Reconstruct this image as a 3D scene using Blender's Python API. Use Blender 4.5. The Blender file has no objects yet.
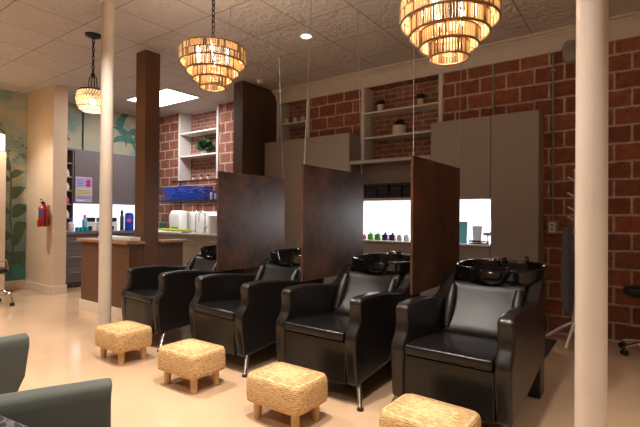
import bpy, bmesh, math, random
from mathutils import Vector, Matrix
random.seed(7)
SC = bpy.context.scene
COL = SC.collection
PI = math.pi
CEIL, WY = 3.28, 5.42          # ceiling height, y of the long brick wall
LX, RX, FY = -8.4, 3.2, -3.6   # left wall, right wall, wall behind the camera

# ------------------------------------------------------------------ materials
def nodes(name):
    m = bpy.data.materials.new(name); m.use_nodes = True
    nt = m.node_tree; b = nt.nodes['Principled BSDF']
    return m, nt, b
def N(nt, t, **k):
    n = nt.nodes.new(t)
    for a, v in k.items(): setattr(n, a, v)
    return n
def mat(name, col, rough=.5, metal=0, spec=.5, noise=0, nscale=30, bump=0, bscale=60, coat=0, emit=None, estr=0, trans=0, alpha=1):
    m, nt, b = nodes(name); L = nt.links
    c4 = (*col, 1)
    b.inputs['Base Color'].default_value = c4
    b.inputs['Roughness'].default_value = rough
    b.inputs['Metallic'].default_value = metal
    b.inputs['Specular IOR Level'].default_value = spec
    b.inputs['Coat Weight'].default_value = coat
    b.inputs['Transmission Weight'].default_value = trans
    if emit: b.inputs['Emission Color'].default_value = (*emit, 1); b.inputs['Emission Strength'].default_value = estr
    tc = N(nt, 'ShaderNodeTexCoord')
    if noise:
        n = N(nt, 'ShaderNodeTexNoise'); n.inputs['Scale'].default_value = nscale; n.inputs['Detail'].default_value = 5
        L.new(tc.outputs['Object'], n.inputs['Vector'])
        r = N(nt, 'ShaderNodeValToRGB')
        r.color_ramp.elements[0].position = .3; r.color_ramp.elements[1].position = .7
        r.color_ramp.elements[0].color = (*[max(0, c*(1-noise)) for c in col], 1)
        r.color_ramp.elements[1].color = (*[min(1, c*(1+noise)) for c in col], 1)
        L.new(n.outputs['Fac'], r.inputs['Fac']); L.new(r.outputs['Color'], b.inputs['Base Color'])
    if bump:
        n = N(nt, 'ShaderNodeTexNoise'); n.inputs['Scale'].default_value = bscale; n.inputs['Detail'].default_value = 4
        L.new(tc.outputs['Object'], n.inputs['Vector'])
        bp = N(nt, 'ShaderNodeBump'); bp.inputs['Strength'].default_value = bump; bp.inputs['Distance'].default_value = .01
        L.new(n.outputs['Fac'], bp.inputs['Height']); L.new(bp.outputs['Normal'], b.inputs['Normal'])
    return m

def brick_mat(name, c1, c2, mortar, bw, rh, ms, ox, oz, comb=True, axis='x'):
    m, nt, b = nodes(name); L = nt.links
    tc = N(nt, 'ShaderNodeTexCoord'); sp = N(nt, 'ShaderNodeSeparateXYZ'); cb = N(nt, 'ShaderNodeCombineXYZ')
    L.new(tc.outputs['Object'], sp.inputs[0])
    ax = N(nt, 'ShaderNodeMath', operation='ADD'); ax.inputs[1].default_value = ox
    az = N(nt, 'ShaderNodeMath', operation='ADD'); az.inputs[1].default_value = oz
    L.new(sp.outputs['X'], ax.inputs[0]); L.new(sp.outputs['Z'], az.inputs[0])
    nz = N(nt, 'ShaderNodeTexNoise'); nz.inputs['Scale'].default_value = 7; nz.inputs['Detail'].default_value = 3
    L.new(tc.outputs['Object'], nz.inputs['Vector'])
    wob = N(nt, 'ShaderNodeMath', operation='MULTIPLY_ADD'); wob.inputs[1].default_value = .022
    L.new(nz.outputs['Fac'], wob.inputs[0]); L.new(az.outputs[0], wob.inputs[2])
    L.new(ax.outputs[0], cb.inputs[0]); L.new(wob.outputs[0], cb.inputs[1])
    br = N(nt, 'ShaderNodeTexBrick')
    br.inputs['Scale'].default_value = 1; br.inputs['Brick Width'].default_value = bw; br.inputs['Row Height'].default_value = rh
    br.inputs['Mortar Size'].default_value = ms; br.inputs['Mortar Smooth'].default_value = .25
    br.inputs['Color1'].default_value = (*c1, 1); br.inputs['Color2'].default_value = (*c2, 1); br.inputs['Mortar'].default_value = (*mortar, 1)
    L.new(cb.outputs[0], br.inputs['Vector'])
    n2 = N(nt, 'ShaderNodeTexNoise'); n2.inputs['Scale'].default_value = 14; n2.inputs['Detail'].default_value = 6; n2.inputs['Roughness'].default_value = .7
    L.new(tc.outputs['Object'], n2.inputs['Vector'])
    mr = N(nt, 'ShaderNodeMapRange'); mr.inputs[1].default_value = .3; mr.inputs[2].default_value = .75; mr.inputs[3].default_value = .6; mr.inputs[4].default_value = 1.3
    L.new(n2.outputs['Fac'], mr.inputs[0])
    mx = N(nt, 'ShaderNodeMix', data_type='RGBA', blend_type='MULTIPLY'); mx.inputs[0].default_value = 1
    L.new(br.outputs['Color'], mx.inputs[6]); L.new(mr.outputs[0], mx.inputs[7])
    out = mx.outputs[2]
    hgt = N(nt, 'ShaderNodeMath', operation='MULTIPLY_ADD'); hgt.inputs[1].default_value = -1
    L.new(br.outputs['Fac'], hgt.inputs[0]); L.new(n2.outputs['Fac'], hgt.inputs[2])
    h = hgt.outputs[0]
    if comb:   # the combed face of hollow clay tile
        w = N(nt, 'ShaderNodeTexWave', wave_type='BANDS', bands_direction='Z'); w.inputs['Scale'].default_value = 16; w.inputs['Distortion'].default_value = 1.2; w.inputs['Detail'].default_value = 2
        L.new(tc.outputs['Object'], w.inputs['Vector'])
        inv = N(nt, 'ShaderNodeMath', operation='SUBTRACT'); inv.inputs[0].default_value = 1; L.new(br.outputs['Fac'], inv.inputs[1])
        f = N(nt, 'ShaderNodeMath', operation='MULTIPLY'); L.new(w.outputs['Fac'], f.inputs[0]); L.new(inv.outputs[0], f.inputs[1])
        f2 = N(nt, 'ShaderNodeMath', operation='MULTIPLY'); f2.inputs[1].default_value = .6; L.new(f.outputs[0], f2.inputs[0])
        m2 = N(nt, 'ShaderNodeMix', data_type='RGBA', blend_type='MULTIPLY'); m2.inputs[7].default_value = (.45, .38, .36, 1)
        L.new(f2.outputs[0], m2.inputs[0]); L.new(out, m2.inputs[6]); out = m2.outputs[2]
        h3 = N(nt, 'ShaderNodeMath', operation='MULTIPLY_ADD'); h3.inputs[1].default_value = -.3
        L.new(f.outputs[0], h3.inputs[0]); L.new(h, h3.inputs[2]); h = h3.outputs[0]
    L.new(out, b.inputs['Base Color'])
    bp = N(nt, 'ShaderNodeBump'); bp.inputs['Strength'].default_value = .6; bp.inputs['Distance'].default_value = .012
    L.new(h, bp.inputs['Height']); L.new(bp.outputs['Normal'], b.inputs['Normal'])
    b.inputs['Roughness'].default_value = .85
    return m

M = {}
M['block'] = brick_mat('clay_block', (.37, .125, .072), (.25, .080, .048), (.46, .36, .29), .30, .183, .013, .222+.15+30*.3, -.02, True)
M['brick'] = brick_mat('niche_brick', (.36, .16, .105), (.25, .095, .065), (.44, .35, .29), .20, .072, .008, 0, 0, False)
M['cream'] = mat('cream_paint', (.70, .55, .40), .6, noise=.05, nscale=2.5)
M['wall_warm'] = mat('warm_wall_paint', (.66, .55, .44), .7)
M['pole'] = mat('pole_paint', (.56, .475, .395), .38, noise=.05, nscale=5, bump=.08, bscale=25)
M['white'] = mat('white_trim', (.62, .58, .55), .45)
M['cornice'] = mat('cornice_paint', (.52, .46, .41), .5, noise=.06, nscale=6)
M['base'] = mat('baseboard_paint', (.72, .60, .47), .4)
M['leather'] = mat('black_leather', (.0075, .0065, .0062), .25, spec=.34, bump=.5, bscale=6)
M['leather_back'] = mat('black_leather_back', (.011, .0095, .009), .40, spec=.36, bump=.3, bscale=6)
M['leather_trim'] = mat('black_leather_edge', (.011, .009, .0085), .27, spec=.46, bump=.2, bscale=9)
M['black_gloss'] = mat('black_ceramic', (.005, .005, .005), .08, spec=.42)
M['black'] = mat('black_plastic', (.012, .012, .012), .45)
M['chrome'] = mat('chrome', (.75, .74, .72), .14, metal=1)
M['steel'] = mat('brushed_steel', (.5, .48, .45), .35, metal=1)
M['taupe'] = mat('taupe_laminate', (.285, .245, .23), .5, noise=.03, nscale=3)
M['taupe_edge'] = mat('taupe_edge', (.33, .285, .26), .5)
M['grey_cab'] = mat('grey_laminate', (.135, .115, .12), .45, noise=.03, nscale=3)
M['greige'] = mat('greige_laminate', (.30, .235, .19), .5)
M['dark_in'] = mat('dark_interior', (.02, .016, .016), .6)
M['brown_col'] = mat('brown_paint', (.115, .05, .022), .5, noise=.06, nscale=3)
M['dark_col'] = mat('dark_brown_paint', (.075, .04, .027), .5, noise=.06, nscale=3)
M['wood'] = mat('ledge_wood', (.34, .17, .08), .35, noise=.25, nscale=14)
M['leg_wood'] = mat('stool_leg_wood', (.55, .33, .15), .45, noise=.15, nscale=20)
M['iron'] = mat('black_iron', (.015, .013, .012), .45, metal=.6)
M['cable'] = mat('steel_cable', (.36, .31, .28), .4, metal=.3)
M['olive'] = mat('olive_velvet', (.050, .056, .044), .75, noise=.08, nscale=9, bump=.1, bscale=300)
M['olive'].node_tree.nodes['Principled BSDF'].inputs['Sheen Weight'].default_value = .12
M['led'] = mat('ceiling_light_lens', (.9, .9, .9), .5, emit=(1, .98, .98), estr=5)
M['back_led'] = mat('backlit_acrylic', (.9, .9, .92), .4, emit=(.93, .96, 1), estr=.95)
M['lens'] = mat('downlight_lens', (.9, .85, .8), .5, emit=(1, .86, .7), estr=9)
M['bulb'] = mat('bulb_glass', (1, .9, .75), .3, emit=(1, .80, .52), estr=30)
M['glow_shade'] = mat('lantern_shade', (.85, .7, .5), .6, emit=(1, .72, .42), estr=.8)
M['mat_rubber'] = mat('rubber_mat', (.022, .018, .016), .7)
M['red'] = mat('red_enamel', (.42, .012, .012), .28)
M['label_white'] = mat('label_white', (.72, .68, .62), .5)
M['label_blue'] = mat('label_blue', (.03, .10, .32), .5)
M['bin_blue'] = mat('blue_plastic', (.014, .085, .52), .35)
M['cyan'] = mat('cyan_plastic', (.03, .42, .52), .3)
M['sky'] = mat('sky_blue_plastic', (.18, .58, .74), .35)
M['lightblue'] = mat('light_blue_plastic', (.22, .52, .78), .3)
M['royal'] = mat('royal_blue_plastic', (.015, .06, .52), .28)
M['pink'] = mat('pink_plastic', (.72, .12, .30), .35)
M['green'] = mat('green_liquid', (.14, .38, .10), .25)
M['darkgreen'] = mat('dark_green_plastic', (.02, .07, .05), .3)
M['purple'] = mat('purple_liquid', (.09, .02, .14), .25)
M['clear'] = mat('pale_plastic', (.62, .70, .74), .25)
M['lime'] = mat('lime_plastic', (.55, .72, .05), .4)
M['pure_white'] = mat('white_plastic', (.78, .77, .76), .35)
M['bag'] = mat('pale_pouch', (.74, .72, .80), .4)
M['leaf'] = mat('plant_leaf', (.07, .13, .06), .55, noise=.4, nscale=25)
M['leaf_dark'] = mat('dark_leaf', (.012, .028, .014), .6, noise=.3, nscale=30)
M['pot'] = mat('white_pot', (.66, .60, .55), .4)
M['towel'] = mat('black_towel', (.016, .016, .020), .95, bump=.6, bscale=90, noise=.3, nscale=40)
M['grey_cloth'] = mat('grey_cloth', (.11, .11, .12), .9, noise=.15, nscale=10, bump=.3, bscale=30)
M['white_wood'] = mat('white_wood', (.68, .62, .56), .45)
M['lav'] = mat('poster_lavender', (.40, .36, .62), .6)
M['poster_yellow'] = mat('poster_yellow', (.60, .55, .25), .6)
M['ink'] = mat('poster_ink', (.10, .06, .16), .6)
M['box_grey'] = mat('galvanised_grey', (.26, .24, .22), .5, metal=.3)
M['speaker'] = mat('speaker_grey', (.30, .26, .23), .6)
M['glass_beads'] = mat('bead_glass', (.98, .84, .62), .35, emit=(1, .62, .30), estr=.35)

# floor: polished concrete
def floor_mat():
    m, nt, b = nodes('polished_concrete'); L = nt.links
    tc = N(nt, 'ShaderNodeTexCoord')
    n = N(nt, 'ShaderNodeTexNoise'); n.inputs['Scale'].default_value = .9; n.inputs['Detail'].default_value = 6; n.inputs['Roughness'].default_value = .6
    L.new(tc.outputs['Object'], n.inputs['Vector'])
    r = N(nt, 'ShaderNodeValToRGB'); e = r.color_ramp.elements
    e[0].position = .35; e[0].color = (.49, .325, .20, 1); e[1].position = .68; e[1].color = (.60, .41, .255, 1)
    L.new(n.outputs['Fac'], r.inputs['Fac']); L.new(r.outputs['Color'], b.inputs['Base Color'])
    n2 = N(nt, 'ShaderNodeTexNoise'); n2.inputs['Scale'].default_value = 2.2; n2.inputs['Detail'].default_value = 4
    L.new(tc.outputs['Object'], n2.inputs['Vector'])
    mr = N(nt, 'ShaderNodeMapRange'); mr.inputs[3].default_value = .07; mr.inputs[4].default_value = .20
    L.new(n2.outputs['Fac'], mr.inputs[0]); L.new(mr.outputs[0], b.inputs['Roughness'])
    b.inputs['Specular IOR Level'].default_value = .5; b.inputs['Coat Weight'].default_value = .25; b.inputs['Coat Roughness'].default_value = .08
    return m
M['floor'] = floor_mat()

def ceil_mat():
    m, nt, b = nodes('embossed_ceiling_tile'); L = nt.links
    tc = N(nt, 'ShaderNodeTexCoord'); mp = N(nt, 'ShaderNodeMapping'); mp.inputs['Location'].default_value = (4.81+6.4, -2.305+6.4, 0)
    L.new(tc.outputs['Object'], mp.inputs[0])
    br = N(nt, 'ShaderNodeTexBrick'); br.offset = 0
    br.inputs['Scale'].default_value = 1; br.inputs['Brick Width'].default_value = .64; br.inputs['Row Height'].default_value = .64
    br.inputs['Mortar Size'].default_value = .0055; br.inputs['Mortar Smooth'].default_value = .4
    br.inputs['Color1'].default_value = (.53, .475, .45, 1); br.inputs['Color2'].default_value = (.48, .43, .405, 1); br.inputs['Mortar'].default_value = (.10, .075, .06, 1)
    L.new(mp.outputs[0], br.inputs['Vector'])
    L.new(br.outputs['Color'], b.inputs['Base Color'])
    n = N(nt, 'ShaderNodeTexNoise'); n.inputs['Scale'].default_value = 7; n.inputs['Detail'].default_value = 5; n.inputs['Distortion'].default_value = 1.6; n.inputs['Roughness'].default_value = .55
    L.new(tc.outputs['Object'], n.inputs['Vector'])
    ad = N(nt, 'ShaderNodeMath', operation='MULTIPLY_ADD'); ad.inputs[1].default_value = -.8
    L.new(br.outputs['Fac'], ad.inputs[0]); L.new(n.outputs['Fac'], ad.inputs[2])
    bp = N(nt, 'ShaderNodeBump'); bp.inputs['Strength'].default_value = .55; bp.inputs['Distance'].default_value = .09
    L.new(ad.outputs[0], bp.inputs['Height']); L.new(bp.outputs['Normal'], b.inputs['Normal'])
    b.inputs['Roughness'].default_value = .42; b.inputs['Specular IOR Level'].default_value = .6
    return m
M['ceil'] = ceil_mat()

def panel_mat():
    m, nt, b = nodes('rusted_metal_laminate'); L = nt.links
    tc = N(nt, 'ShaderNodeTexCoord'); mp = N(nt, 'ShaderNodeMapping'); mp.inputs['Scale'].default_value = (1, 1.0, 1.15)
    L.new(tc.outputs['Object'], mp.inputs[0])
    n = N(nt, 'ShaderNodeTexNoise'); n.inputs['Scale'].default_value = 4.5; n.inputs['Detail'].default_value = 8; n.inputs['Roughness'].default_value = .66; n.inputs['Distortion'].default_value = .25
    L.new(mp.outputs[0], n.inputs['Vector'])
    r = N(nt, 'ShaderNodeValToRGB'); e = r.color_ramp.elements
    e[0].position = .34; e[0].color = (.040, .019, .014, 1); e[1].position = .66; e[1].color = (.135, .062, .036, 1)
    L.new(n.outputs['Fac'], r.inputs['Fac']); L.new(r.outputs['Color'], b.inputs['Base Color'])
    mr = N(nt, 'ShaderNodeMapRange'); mr.inputs[3].default_value = .30; mr.inputs[4].default_value = .48
    L.new(n.outputs['Fac'], mr.inputs[0]); L.new(mr.outputs[0], b.inputs['Roughness'])
    b.inputs['Specular IOR Level'].default_value = .35
    return m
M['panel'] = panel_mat()

def wicker_mat():
    m, nt, b = nodes('woven_jute'); L = nt.links
    tc = N(nt, 'ShaderNodeTexCoord')
    w = N(nt, 'ShaderNodeTexWave', wave_type='BANDS', bands_direction='Z'); w.inputs['Scale'].default_value = 28; w.inputs['Distortion'].default_value = 4; w.inputs['Detail'].default_value = 3; w.inputs['Detail Scale'].default_value = 3
    L.new(tc.outputs['Object'], w.inputs['Vector'])
    n = N(nt, 'ShaderNodeTexNoise'); n.inputs['Scale'].default_value = 60; n.inputs['Detail'].default_value = 4
    mp = N(nt, 'ShaderNodeMapping'); mp.inputs['Scale'].default_value = (.5, 1, 1.6)
    L.new(tc.outputs['Object'], mp.inputs[0]); L.new(mp.outputs[0], n.inputs['Vector'])
    mm = N(nt, 'ShaderNodeMath', operation='MULTIPLY_ADD'); mm.inputs[1].default_value = .28
    L.new(w.outputs['Fac'], mm.inputs[0]); L.new(n.outputs['Fac'], mm.inputs[2])
    r = N(nt, 'ShaderNodeValToRGB'); e = r.color_ramp.elements
    e[0].position = .40; e[0].color = (.34, .185, .065, 1); e[1].position = .78; e[1].color = (.69, .45, .21, 1)
    L.new(mm.outputs[0], r.inputs['Fac']); L.new(r.outputs['Color'], b.inputs['Base Color'])
    bp = N(nt, 'ShaderNodeBump'); bp.inputs['Strength'].default_value = .8; bp.inputs['Distance'].default_value = .008
    L.new(mm.outputs[0], bp.inputs['Height']); L.new(bp.outputs['Normal'], b.inputs['Normal'])
    b.inputs['Roughness'].default_value = .8
    return m
M['wicker'] = wicker_mat()

def rattan_mat():   # translucent beaded strands
    m, nt, b = nodes('amber_strands'); L = nt.links
    out = nt.nodes['Material Output']
    b.inputs['Base Color'].default_value = (.70, .50, .28, 1); b.inputs['Roughness'].default_value = .3
    t = N(nt, 'ShaderNodeBsdfTranslucent'); t.inputs['Color'].default_value = (.95, .78, .52, 1)
    mx = N(nt, 'ShaderNodeMixShader'); mx.inputs[0].default_value = .45
    L.new(b.outputs[0], mx.inputs[1]); L.new(t.outputs[0], mx.inputs[2]); L.new(mx.outputs[0], out.inputs['Surface'])
    return m
M['strand'] = rattan_mat()
M['rim'] = mat('bronze_rim', (.20, .10, .04), .45, metal=.4)

def cushion_mat():
    m, nt, b = nodes('patterned_cloth'); L = nt.links
    tc = N(nt, 'ShaderNodeTexCoord')
    v = N(nt, 'ShaderNodeTexVoronoi', feature='DISTANCE_TO_EDGE'); v.inputs['Scale'].default_value = 48
    L.new(tc.outputs['Object'], v.inputs['Vector'])
    r = N(nt, 'ShaderNodeValToRGB'); e = r.color_ramp.elements
    e[0].position = .05; e[0].color = (.09, .085, .085, 1); e[1].position = .12; e[1].color = (.018, .016, .018, 1)
    L.new(v.outputs['Distance'], r.inputs['Fac']); L.new(r.outputs['Color'], b.inputs['Base Color'])
    b.inputs['Roughness'].default_value = .9
    return m
M['cushion'] = cushion_mat()

def mural_mat(name, teal_low):
    m, nt, b = nodes(name); L = nt.links
    tc = N(nt, 'ShaderNodeTexCoord')
    n = N(nt, 'ShaderNodeTexNoise'); n.inputs['Scale'].default_value = 1.6; n.inputs['Detail'].default_value = 5; n.inputs['Distortion'].default_value = .7
    mp = N(nt, 'ShaderNodeMapping'); mp.inputs['Scale'].default_value = (1, .8, 1.3); mp.inputs['Location'].default_value = (0, .4, 3.1)
    L.new(tc.outputs['Object'], mp.inputs[0]); L.new(mp.outputs[0], n.inputs['Vector'])
    r = N(nt, 'ShaderNodeValToRGB'); e = r.color_ramp.elements
    e[0].position = .36; e[0].color = (.21, .31, .29, 1); e[1].position = .66; e[1].color = (.55, .43, .27, 1)
    k = e.new(.5); k.color = (.40, .40, .31, 1)
    L.new(n.outputs['Fac'], r.inputs['Fac'])
    if teal_low:   # the painted ground runs from ochre clouds down into deep teal
        sp = N(nt, 'ShaderNodeSeparateXYZ'); L.new(tc.outputs['Object'], sp.inputs[0])
        mr = N(nt, 'ShaderNodeMapRange'); mr.inputs[1].default_value = .4; mr.inputs[2].default_value = 1.5; mr.inputs[3].default_value = 1; mr.inputs[4].default_value = 0
        L.new(sp.outputs['Z'], mr.inputs[0])
        mx = N(nt, 'ShaderNodeMix', data_type='RGBA'); mx.inputs[7].default_value = (.05, .235, .24, 1)
        L.new(mr.outputs[0], mx.inputs[0]); L.new(r.outputs['Color'], mx.inputs[6]); L.new(mx.outputs[2], b.inputs['Base Color'])
    else: L.new(r.outputs['Color'], b.inputs['Base Color'])
    b.inputs['Roughness'].default_value = .7
    return m
M['mural'] = mural_mat('mural_ochre_to_teal', True)
M['mural_top'] = mural_mat('mural_teal_clouds', False)
M['mleaf'] = mat('mural_leaf_green', (.085, .15, .10), .7, noise=.3, nscale=9)
M['mleaf2'] = mat('mural_leaf_teal', (.07, .19, .17), .7, noise=.3, nscale=9)

# ------------------------------------------------------------------ mesh helpers
def bm_(): return bmesh.new()
def box(bm, x0, x1, y0, y1, z0, z1, mi=0):
    v = [bm.verts.new((x, y, z)) for x in (x0, x1) for y in (y0, y1) for z in (z0, z1)]
    for q in ((0,1,3,2),(4,6,7,5),(0,4,5,1),(2,3,7,6),(0,2,6,4),(1,5,7,3)):
        f = bm.faces.new([v[i] for i in q]); f.material_index = mi
def prism(bm, pts, a0, a1, axis='x', mi=0):
    """polygon pts swept along an axis; pts are the two other coordinates in order"""
    def mk(a, p): return {'x': (a, p[0], p[1]), 'y': (p[0], a, p[1]), 'z': (p[0], p[1], a)}[axis]
    A = [bm.verts.new(mk(a0, p)) for p in pts]; B = [bm.verts.new(mk(a1, p)) for p in pts]
    n = len(pts); fs = [bm.faces.new(A), bm.faces.new(B[::-1])]
    for i in range(n): fs.append(bm.faces.new((A[i], B[i], B[(i+1) % n], A[(i+1) % n])))
    for f in fs: f.material_index = mi
def tube(bm, path, r, segs=10, mi=0, caps=True):
    path = [Vector(p) for p in path]; rs = r if isinstance(r, (list, tuple)) else [r]*len(path)
    rings = []; up = None
    for i, p in enumerate(path):
        d = (path[min(i+1, len(path)-1)] - path[max(i-1, 0)]).normalized()
        if up is None: up = Vector((0, 0, 1)) if abs(d.z) < .9 else Vector((1, 0, 0))
        a = d.cross(up).normalized(); b = a.cross(d).normalized(); up = b
        rings.append([bm.verts.new(p + rs[i]*(math.cos(2*PI*k/segs)*a + math.sin(2*PI*k/segs)*b)) for k in range(segs)])
    for A, B in zip(rings, rings[1:]):
        for k in range(segs): bm.faces.new((A[k], A[(k+1) % segs], B[(k+1) % segs], B[k])).material_index = mi
    if caps:
        bm.faces.new(rings[0][::-1]).material_index = mi; bm.faces.new(rings[-1]).material_index = mi
def lathe(bm, prof, c=(0, 0, 0), segs=24, mi=0, closed=False):
    rings = []
    for r, z in prof:
        if r < 1e-6: rings.append([bm.verts.new((c[0], c[1], c[2]+z))])
        else: rings.append([bm.verts.new((c[0]+r*math.cos(2*PI*k/segs), c[1]+r*math.sin(2*PI*k/segs), c[2]+z)) for k in range(segs)])
    prs = list(zip(rings, rings[1:])) + ([(rings[-1], rings[0])] if closed else [])
    for A, B in prs:
        for k in range(segs):
            if len(A) == 1 and len(B) == 1: continue
            if len(A) == 1: f = bm.faces.new((A[0], B[(k+1) % segs], B[k]))
            elif len(B) == 1: f = bm.faces.new((A[k], A[(k+1) % segs], B[0]))
            else: f = bm.faces.new((A[k], A[(k+1) % segs], B[(k+1) % segs], B[k]))
            f.material_index = mi
def torus(bm, R, r, z, segs=48, ms=6, mi=0, c=(0, 0)):
    lathe(bm, [(R+r*math.cos(2*PI*k/ms), z+r*math.sin(2*PI*k/ms)) for k in range(ms)], (c[0], c[1], 0), segs, mi, True)
def sphere(bm, c, r, u=14, v=9, s=(1, 1, 1), mi=0):
    res = bmesh.ops.create_uvsphere(bm, u_segments=u, v_segments=v, radius=1, matrix=Matrix.Translation(c) @ Matrix.Diagonal((r*s[0], r*s[1], r*s[2], 1)))
    for f in set(f for w in res['verts'] for f in w.link_faces): f.material_index = mi

def obj(name, bm, mats, parent=None, bevel=0, bseg=2, smooth=False, subsurf=0, angle=40):
    bmesh.ops.recalc_face_normals(bm, faces=bm.faces)
    me = bpy.data.meshes.new(name); bm.to_mesh(me); bm.free()
    for m in (mats if isinstance(mats, (list, tuple)) else [mats]): me.materials.append(M[m])
    o = bpy.data.objects.new(name, me); COL.objects.link(o)
    if smooth or bevel:
        for p in me.polygons: p.use_smooth = True
        me.set_sharp_from_angle(angle=math.radians(angle))
    if bevel:
        b = o.modifiers.new('bevel', 'BEVEL'); b.width = bevel; b.segments = bseg; b.limit_method = 'ANGLE'; b.angle_limit = math.radians(35); b.harden_normals = False
        me.set_sharp_from_angle(angle=math.radians(180))
        w = o.modifiers.new('wn', 'WEIGHTED_NORMAL'); w.keep_sharp = True
    if subsurf:
        s = o.modifiers.new('sub', 'SUBSURF'); s.levels = s.render_levels = subsurf
    if parent: o.parent = parent
    return o
def tag(o, label, cat, group=None):
    o['label'] = label; o['category'] = cat
    if group: o['group'] = group
    return o
def thing(name, label, cat, loc=(0, 0, 0), rz=0, group=None):
    o = bpy.data.objects.new(name, None); COL.objects.link(o); o.location = loc; o.rotation_euler = (0, 0, rz); o.empty_display_size = .05
    return tag(o, label, cat, group)
def struct(name, bm, mats, **k):
    o = obj(name, bm, mats, **k); o['kind'] = 'structure'; return o
def kids(o): return [c for c in list(COL.objects) if c.parent == o]
def dup(root, loc, rz, label, group=None):
    r = root.copy(); COL.objects.link(r); r.location = loc; r.rotation_euler = (0, 0, rz); r['label'] = label
    if group: r['group'] = group
    for ch in kids(root):
        c = ch.copy(); COL.objects.link(c); c.parent = r
        for g in kids(ch):
            d = g.copy(); COL.objects.link(d); d.parent = c
    return r

# ------------------------------------------------------------------ setting
b = bm_(); box(b, LX-.3, RX+.2, FY-.2, WY+.4, -.1, 0); struct('floor', b, 'floor')
b = bm_(); box(b, LX-.3, RX+.2, FY-.2, WY+.4, CEIL, CEIL+.1); struct('ceiling', b, 'ceil')
ND = .26   # depth of the wall niches
b = bm_()
niches = [(-7.37, -6.29, 1.93, CEIL), (-4.775, -4.20, 2.2, 3.13), (-3.17, -2.08, 1.9, 3.10)]
xs = [LX-.3] + [v for n in niches for v in n[:2]] + [RX+.2]
for i in range(0, len(xs), 2): box(b, xs[i], xs[i+1], WY, WY+ND, 0, CEIL)
for x0, x1, z0, z1 in niches:
    box(b, x0, x1, WY, WY+ND, 0, z0)
    if z1 < CEIL: box(b, x0, x1, WY, WY+ND, z1, CEIL)
struct('wall_back', b, 'block')
for x0, x1, z0, z1 in niches:
    b = bm_(); box(b, x0-.05, x1+.05, WY+ND, WY+ND+.06, z0-.05, CEIL); struct('wall_back', b, 'brick')
    b = bm_(); t = .05    # painted timber frame lining the niche
    lw = .05
    box(b, x0-lw, x0+.004, WY-.018, WY+ND-.002, z0, z1); box(b, x1-.004, x1+t, WY-.018, WY+ND-.002, z0, z1)
    struct('trim_1', b, 'white', bevel=.004, bseg=1)
b = bm_(); box(b, LX-.2, LX, FY, WY, 0, CEIL); struct('wall_left', b, 'cream')
b = bm_(); box(b, RX, RX+.2, FY, WY, 0, CEIL); struct('wall_right', b, 'wall_warm')
b = bm_(); box(b, LX, RX, FY-.2, FY, 0, CEIL); struct('wall_front', b, 'wall_warm')
b = bm_(); box(b, LX, -7.43, 3.11, 3.32, 0, CEIL); struct('wall_return', b, 'cream')
b = bm_(); box(b, LX, -7.42, 3.095, 3.335, 0, .13); box(b, -7.435, -7.415, 3.095, 3.335, 0, .13); struct('baseboard_return', b, 'base', bevel=.004)
b = bm_(); box(b, LX, LX+.016, FY, 3.10, 0, .15); struct('baseboard_left', b, 'base', bevel=.004)
# crown moulding on the brick wall
b = bm_()
prof = [(WY, 3.075), (WY-.02, 3.08), (WY-.025, 3.11), (WY-.035, 3.13), (WY-.05, 3.18), (WY-.085, 3.225), (WY-.115, 3.24), (WY-.12, 3.25), (WY-.15, 3.255), (WY-.15, CEIL), (WY, CEIL)]
prism(b, prof, -4.82, RX, 'x'); struct('trim_2', b, 'cornice', smooth=True, angle=30)

# ------------------------------------------------------------------ camera
yaw, pitch, roll = .62878, .0072, .0082
fw = Vector((-math.sin(yaw)*math.cos(pitch), math.cos(yaw)*math.cos(pitch), math.sin(pitch)))
rt = Vector((math.cos(yaw), math.sin(yaw), 0)); up = rt.cross(fw)
r2 = math.cos(roll)*rt + math.sin(roll)*up; u2 = -math.sin(roll)*rt + math.cos(roll)*up
cam = bpy.data.objects.new('camera', bpy.data.cameras.new('camera')); COL.objects.link(cam)
mw = Matrix((r2, u2, -fw)).transposed().to_4x4(); mw.translation = (0, 0, 1.25)
cam.matrix_world = mw
cam.data.sensor_width = 36; cam.data.lens = 440.9/640*36; cam.data.clip_start = .02
SC.camera = cam

# ------------------------------------------------------------------ columns
def pole(x, y, label):
    t = thing('support_pole', label, 'column', (x, y, 0))
    b = bm_(); lathe(b, [(0, 0), (.0575, 0), (.0575, CEIL-.009), (0, CEIL-.009)], segs=32); obj('shaft', b, 'pole', t, smooth=True)
    b = bm_(); lathe(b, [(.0578, CEIL-.008), (.08, CEIL-.006), (.08, CEIL-.0005), (.0578, CEIL-.0005)], segs=32, closed=True); obj('ceiling_collar', b, 'pole', t, smooth=True)
    return t
pole(-4.135, 2.205, 'round cream support pole rising behind the far wicker stool')
pole(-.163, 2.11, 'wide round cream support pole in the right foreground')
b = bm_(); box(b, -5.11, -4.90, 3.09, 3.29, 0, CEIL)
tag(obj('square_column', b, 'brown_col', bevel=.004), 'square brown column rising at the end of the brown counter', 'column')
b = bm_(); box(b, -5.02, -4.82, 4.64, WY-.02, 0, CEIL)
tag(obj('square_column', b, 'dark_col', bevel=.004), 'wide dark brown column against the brick wall behind the hanging panels', 'column')

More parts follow.
